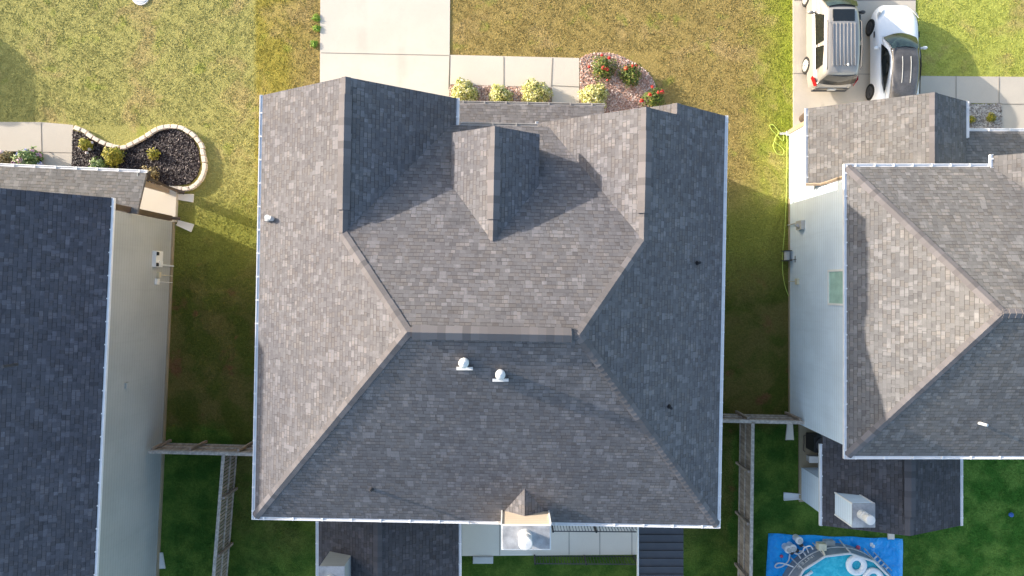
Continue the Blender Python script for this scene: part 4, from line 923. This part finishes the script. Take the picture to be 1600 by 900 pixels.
def suv(cx, yr, label, group=None):
    T = frame(cx, yr, 0); t = thing('parked_car', label, 'car', (cx, yr, .035), group)
    S_ = [bodysec(-.02, .74, .42, .60, .78, .0), bodysec(.04, .86, .34, .62, .98, .02), bodysec(.35, .925, .28, .70, 1.08, .03), bodysec(1.1, .94, .26, .72, 1.08, .03), bodysec(2.4, .94, .26, .72, 1.06, .03),
          bodysec(3.5, .94, .26, .70, 1.03, .04), bodysec(4.2, .92, .28, .66, .95, .06), bodysec(4.6, .86, .32, .60, .86, .05), bodysec(4.82, .70, .38, .55, .70, .03)]
    body = loft(S_, T).build('body', 'silver', t, smooth=True, sub=1)
    # greenhouse
    G = [(.20, .84, .58, 1.05, 1.52), (.34, .85, .66, 1.06, 1.66), (1.0, .86, .70, 1.06, 1.73), (2.1, .86, .70, 1.05, 1.75), (2.85, .85, .66, 1.04, 1.70), (3.02, .84, .60, 1.03, 1.62)]
    sec = [(y, [(wb, zb), ((wb + wt) / 2 + .03, (zb + zt) / 2), (wt, zt - .05), (wt * .85, zt), (wt * .4, zt + .02)]) for (y, wb, wt, zb, zt) in G]
    sec.insert(0, (.10, [(.80, 1.0), (.78, 1.03), (.74, 1.06), (.6, 1.08), (.3, 1.08)])); sec.append((3.75, [(.78, .98), (.76, 1.0), (.7, 1.02), (.5, 1.05), (.25, 1.06)]))
    cab = loft(sec, T).build('cabin', 'silver', t, smooth=True, sub=1)
    curved(T, (.74, 3.66, 1.09, .16), (.60, 3.0, 1.66, .08), 'windshield', 'windscreen', t)
    curved(T, (.74, .10, 1.10, -.10), (.60, .27, 1.60, -.08), 'rear_window', 'carglass', t)
    for s in (-1, 1):
        panel([(s * .865, 2.95, 1.12), (s * .865, 1.62, 1.14), (s * .735, 1.66, 1.60), (s * .725, 2.70, 1.58)], T, (s, 0, .3), .03).build('side_window', 'carglass', t)
        panel([(s * .865, 1.52, 1.14), (s * .855, .62, 1.16), (s * .735, .72, 1.50), (s * .735, 1.46, 1.60)], T, (s, 0, .3), .03).build('side_window', 'carglass', t)
        m = MB(); m.tube([T(s * .66, .45, 1.72), T(s * .68, .55, 1.80), T(s * .69, 1.4, 1.83), T(s * .68, 2.3, 1.82), T(s * .66, 2.4, 1.76)], .022, 6); m.build('roof_rail', 'darkgrey', t)
        m = MB(); m.ball(T(s * 1.06, 2.98, 1.12), .13, (.95, .6, .65), 8); m.box(s * .9 - .06, s * .9 + .08, 2.93, 3.03, 1.05, 1.10, T); m.build('mirror', 'darkgrey' if s > 0 else 'silver', t, smooth=True)
        panel([(s * .88, .24, 1.10), (s * .93, .42, 1.0), (s * .93, .36, .88), (s * .80, .03, .86), (s * .74, .02, .98)], T, (s * .7, -1, .2), .02).build('taillight', 'red', t)
        panel([(s * .60, 4.72, .80), (s * .84, 4.56, .82), (s * .86, 4.40, .90), (s * .62, 4.56, .89)], T, (0, .3, 1), .03).build('headlight', 'alloy', t)
        for yy in (1.05, 3.88): wheel(T, s * .955, yy, .36, s, t)
    for k in range(7): m = MB(); m.box(-.44 + k * .147 - .010, -.44 + k * .147 + .010, .6, 2.3, 1.70, 1.783, T); m.build('roof_rib', 'silver_roof', t)
    m = MB(); m.box(-.44, .44, 2.38, 2.86, 1.70, 1.762, T); m.build('sunroof', 'carglass', t, bevel=.02)
    m = MB(); m.ball(T(.15, .62, 1.79), .04, (1, 1.6, .8), 8); m.build('antenna', 'alloy', t)
    m = MB(); m.box(-.72, .72, -.06, .02, .36, .52, T); m.build('bumper', 'darkgrey', t, bevel=.03)
    m = MB(); m.box(-.17, .17, -.075, -.03, .62, .74, T); m.build('license_plate', 'white', t)
    return t
def sedan(cx, yr, label):
    T = frame(cx, yr, 0); t = thing('parked_car', label, 'car', (cx, yr, .035), 'cars on the driveway of the right house')
    S_ = [bodysec(0, .66, .36, .58, .80, .0), bodysec(.08, .80, .28, .62, .93, .03), bodysec(.5, .905, .22, .66, .96, .05), bodysec(1.0, .93, .20, .66, .97, .04), bodysec(2.3, .915, .20, .62, .92, .03), bodysec(3.1, .92, .20, .62, .90, .05),
          bodysec(3.7, .93, .20, .62, .84, .08), bodysec(4.1, .90, .22, .56, .74, .08), bodysec(4.42, .78, .26, .48, .62, .06), bodysec(4.58, .56, .30, .44, .52, .03)]
    loft(S_, T).build('body', 'whitepaint', t, smooth=True, sub=2)
    G = [(.75, .70, .40, .97, 1.14), (1.3, .74, .54, .97, 1.33), (1.7, .76, .57, .95, 1.42), (2.15, .77, .56, .93, 1.41), (2.48, .77, .52, .92, 1.32)]
    sec = [(y, [(wb, zb), ((wb + wt) / 2 + .03, (zb + zt) / 2), (wt, zt - .04), (wt * .85, zt), (wt * .4, zt + .015)]) for (y, wb, wt, zb, zt) in G]
    sec.insert(0, (.28, [(.60, .92), (.58, .95), (.5, .98), (.4, 1.0), (.2, 1.0)])); sec.append((3.16, [(.72, .86), (.70, .89), (.62, .91), (.45, .93), (.25, .94)]))
    loft(sec, T).build('cabin', 'whitepaint', t, smooth=True, sub=1)
    ys = [.36, .55, .8, 1.05, 1.3, 1.55, 1.8, 2.0, 2.2, 2.38, 2.54]; fz = lambda y: 1.462 - .205 * (y - 2.02) ** 2 + (.03 * (y - 2.02) ** 3 if y < 2.02 else 0)
    fz = lambda y: 1.462 - (.145 * (1.85 - y) ** 2 if y < 1.85 else .22 * (y - 1.85) ** 2); fw = lambda y: .545 - .05 * ((1.85 - y) / 1.7) ** 2
    gl_ = [(y, [(fw(y), fz(y) - .16), (fw(y), fz(y) - .03), (fw(y) * .8, fz(y) - .008), (fw(y) * .4, fz(y))]) for y in ys]
    loft(gl_, T).build('glass_roof', 'roofglass', t, smooth=True)
    for s in (-1, 1): m = MB(); m.tube([T(s * .17, y, fz(y) + .006) for y in (1.1, 1.3, 1.6, 1.9, 2.15)], .012, 6); m.build('roof_rib', 'grey', t)
    curved(T, (.68, 3.08, .965, .18), (.52, 2.50, 1.345, .08), 'windshield', 'windscreen', t)
    for s in (-1, 1):
        panel([(s * .785, 2.80, .99), (s * .80, 2.1, 1.00), (s * .785, 1.2, 1.02), (s * .72, .75, 1.07), (s * .66, 1.15, 1.20), (s * .64, 1.8, 1.34), (s * .63, 2.2, 1.33), (s * .66, 2.5, 1.22)], T, (s, 0, .5), .035).build('side_window', 'carglass', t)
        m = MB(); m.ball(T(s * 1.0, 2.65, 1.0), .11, (1.0, .65, .6), 8); m.box(s * .88 - .05, s * .88 + .06, 2.61, 2.69, .93, .98, T); m.build('mirror', 'whitepaint', t, smooth=True)
        panel([(s * .55, 4.38, .70), (s * .80, 4.18, .74), (s * .86, 3.95, .80), (s * .66, 4.2, .79)], T, (0, .3, 1), .02).build('headlight', 'grey', t)
        panel([(s * .86, .22, .90), (s * .80, .08, .86), (s * .50, .02, .84), (s * .50, .04, .90)], T, (0, -.5, 1), .02).build('taillight', 'red', t)
        m = MB(); m.box(s * .93 - .012, s * .93 + .012, 3.18, 3.42, .68, .74, T); m.build('fender_vent', 'black', t)
        for yy in (1.02, 3.72): wheel(T, s * .935, yy, .345, s, t, rim='darkgrey')
    m = MB(); m.ball(T(.03, 1.05, 1.28), .035, (1, 1.8, 1), 8); m.build('antenna', 'alloy', t)
    return t
suv(13.25, 8.28, 'silver-beige suv with ribbed roof and sunroof parked on the right driveway', 'cars on the driveway of the right house')
sedan(15.93, 7.20, 'white car with a dark glass roof parked beside the silver-beige suv')
suv(-27.0, 9.0, 'unseen silver suv added on the far left driveway to cast a lawn shadow')  # added out of view so that its shadow falls on the left lawn

# ------------------------------------------------------------------ pool yard
def rect_sheet(name, c, mat, z, n=26, wob=.02):
    P = [W(*p) for p in c]; m = MB(); idx = []
    for i in range(n + 1):
        for k in range(n + 1):
            u, v = i / n, k / n; p = P[0].lerp(P[1], u).lerp(P[3].lerp(P[2], u), v)
            e = (math.sin(u * 23 + v * 5) + math.sin(v * 19 - u * 3)) * wob
            m.v.append(Vector((p.x + (e if k in (0, n) else 0) * .6, p.y + e * .8 * (1 if k in (0, n) else 0), z + abs(e) * .6 + .01)))
    for i in range(n):
        for k in range(n): a = i * (n + 1) + k; m.f.append([a, a + 1, a + n + 2, a + n + 1][::-1])
    o = m.build(name, mat, smooth=True, loc=P[0]); s = o.modifiers.new('t', 'SOLIDIFY'); s.thickness = .006; return o
tag(rect_sheet('tarp', [(1200, 833), (1410, 841), (1409, 1050), (1188, 1050)], 'tarp', .012), 'bright blue ground tarp spread beneath the round pool', 'tarp')
PC = Vector((13.62, -13.2)); PR = 2.33; PH = 1.0; NS = 14
pool = thing('above_ground_pool', 'round above ground pool with grey wall and white frame on the blue tarp', 'pool', (PC.x, PC.y, .03))
ring = lambda R, z, n=NS, off=.12: [Vector((PC.x + R * math.cos(off + k * 2 * math.pi / n), PC.y + R * math.sin(off + k * 2 * math.pi / n), z)) for k in range(n)]
m = MB(); a0 = ring(PR + .06, .03, 56); a1 = ring(PR - .0, PH - .04, 56); b1 = ring(PR - .03, PH - .04, 56); b0 = ring(PR - .03, .4, 56)
for k in range(56):
    q = (k + 1) % 56; m.face([a0[k], a0[q], a1[q], a1[k]]); m.face([b1[k], b1[q], b0[q], b0[k]]); m.face([a1[k], a1[q], b1[q], b1[k]])
m.build('pool_wall', 'poolwall', pool)
m = MB(); m.face(ring(PR - .02, PH - .16, 56)); m.build('water', 'water', pool)
MB().tube(ring(PR + .0, PH, NS), .045, 8, closed=True).build('rim_rail', 'flue', pool)
top_, bot = ring(PR + .04, PH), ring(PR + .20, .03)
for k in range(NS): MB().tube([top_[k], bot[k]], .028, 8).build('leg', 'flue', pool)
MB().tube(ring(PR + .055, .5, 56), .022, 6, closed=True).build('band', 'flue', pool)
cu = bpy.data.curves.new('t', 'FONT'); cu.body = 'INTEX'; cu.size = .30; cu.extrude = .004; cu.align_x = 'CENTER'
to = bpy.data.objects.new('t', cu); C.objects.link(to); dg = bpy.context.evaluated_depsgraph_get(); me = bpy.data.meshes.new_from_object(to.evaluated_get(dg)); bpy.data.objects.remove(to)
for v in me.vertices:
    th = math.radians(128) + v.co.x / PR; rr_ = PR + .055 + v.co.z; v.co = Vector((PC.x + rr_ * math.cos(th), PC.y + rr_ * math.sin(th), .60 + v.co.y)) - pool.location
me.materials.clear(); me.materials.append(M['white']); o = bpy.data.objects.new('lettering', me); C.objects.link(o); o.parent = pool
def torus(c, R, r, mat, name, label, cat, group):
    P_ = [(c.x + R * math.cos(k * math.pi / 18), c.y + R * math.sin(k * math.pi / 18), c.z) for k in range(36)]
    tag(MB().tube(P_, r, 12, closed=True).build(name, mat, smooth=True, loc=c), label, cat, group)
torus(W(1338, 883, PH - .08), .31, .12, 'float', 'ring_float', 'white ring float nearest the blue water edge, upper of the pair', 'pool float', 'white ring floats')
torus(W(1364, 903, PH - .08), .31, .12, 'float', 'ring_float', 'white ring float partly cut by the bottom edge of the photo', 'pool float', 'white ring floats')
a_, b_ = W(1248, 908, PH - .1), W(1269, 893, PH - .1); tag(MB().tube([a_, b_], .06, 10).build('pool_noodle', 'float', smooth=True, loc=a_), 'pale foam noodle floating at the left of the pool', 'pool noodle')
def pump(px, py, ang, label):
    p = W(px, py, .3); p.z = .03; t = thing('pool_pump', label, 'pump', p, 'pool pumps on the tarp'); T = frame(p.x, p.y, ang)
    m = MB(); m.lathe((p.x, p.y, .03), [(.001, 0), (.14, 0), (.14, .34), (.16, .35), (.16, .41), (.10, .47), (.001, .48)], 18); m.build('housing', 'float', t, smooth=False)
    m = MB(); m.lathe((p.x, p.y, .03), [(.10, .475), (.10, .50), (.001, .51)], 12); m.build('cap', 'grey', t)
    m = MB(); m.tube([T(.05, 0, .2), T(.36, 0, .2)], .09, 10); m.build('motor', 'darkgrey', t)
    m = MB(); m.tube(smooth([T(.36, 0, .2), T(.5, .1, .25), T(.62, .05, .45)]), .03, 8); m.build('pipe', 'float', t)
pump(1230, 857, -.7, 'leftmost white pool pump, closest to the tarp corner'); pump(1237, 855, -.6, 'middle white pool pump, tucked against the leftmost one'); pump(1247, 843, -1.0, 'white pool pump standing apart at the top of the group')
P = [W(x, y, z) for (x, y, z) in ((1234, 866, .2), (1232, 876, .06), (1224, 884, .05), (1214, 887, .05), (1211, 884, .08), (1216, 880, .15), (1226, 881, .3), (1240, 886, .5))]
tag(MB().tube(smooth(P), .03, 8).build('pool_hose', 'float', smooth=True, loc=P[0]), 'white pool hose looping on the tarp left of the pool', 'hose')
P = [W(x, y, z) for (x, y, z) in ((1239, 862, .2), (1246, 866, .2), (1254, 862, .4), (1257, 856, .5), (1266, 853, .6), (1270, 858, .8))]
tag(MB().tube(smooth(P), .03, 8).build('pool_hose', 'float', smooth=True, loc=P[0]), 'white pool hose running from the pumps up to the pool wall', 'hose')
p = W(1285, 855, .9); m = MB(); m.box(p.x - .16, p.x + .16, p.y - .14, p.y + .14, .62, .95); m.tube([(p.x, p.y - .1, .93), (p.x + .05, p.y - .3, 1.02)], .04, 8); tag(m.build('pool_skimmer', 'paleyellow', loc=(p.x, p.y, .62), bevel=.03), 'cream skimmer hung on the pool wall', 'skimmer')
p = W(1292, 845); m = MB(); m.box(p.x - .20, p.x + .20, p.y - .10, p.y + .10, .03, .30); m.box(p.x - .21, p.x + .21, p.y - .11, p.y + .11, .28, .32); tag(m.build('step_box', 'grey', loc=(p.x, p.y, .03), bevel=.02), 'grey box standing on the tarp at the pool top', 'box')
for (x, y, mt_, r, nm, lb_, ct_) in ((1220, 868, 'pink', .07, 'ball', 'magenta ball on the blue tarp left of the pool', 'ball'), (1339, 854, 'pink', .09, 'beach_toy', 'pink toy on the tarp against the pool wall', 'toy'), (1577, 803, 'blue', .10, 'ball', 'blue ball lying on the far right lawn', 'ball')):
    p = W(x, y); m = MB(); m.ball((p.x, p.y, r + .01), r, (1, 1, .9), 10); m.lathe((p.x, p.y, r * 1.9), [(r * .3, -.01), (r * .3, .02), (.001, .03)], 10); tag(m.build(nm, mt_, smooth=True, loc=(p.x, p.y, 0)), lb_, ct_)
p = W(1362, 851); m = MB(); m.box(p.x - .10, p.x + .03, p.y - .05, p.y + .10, .03, .08); m.box(p.x - .02, p.x + .10, p.y - .11, p.y + .02, .03, .09); tag(m.build('towel', 'float', loc=p, bevel=.02), 'crumpled white cloth on the blue tarp right of the pool', 'cloth')
a_, b_ = W(1360, 866, .06), W(1388, 895, .06); tl = thing('pool_ladder', 'folded ladder lying on the tarp beside the right pool wall', 'ladder', a_)
d = (b_ - a_).normalized(); sd = Vector((-d.y, d.x, 0)) * .16
for s in (-1, 1): MB().tube([a_ + sd * s + Vector((0, 0, .05)), b_ + sd * s + Vector((0, 0, .05))], .02, 6).build('rail', 'grey', tl)
for k in range(1, 5): q = a_.lerp(b_, k / 5) + Vector((0, 0, .05)); MB().bar(q - sd, q + sd, .06, .025).build('rung', 'white', tl)
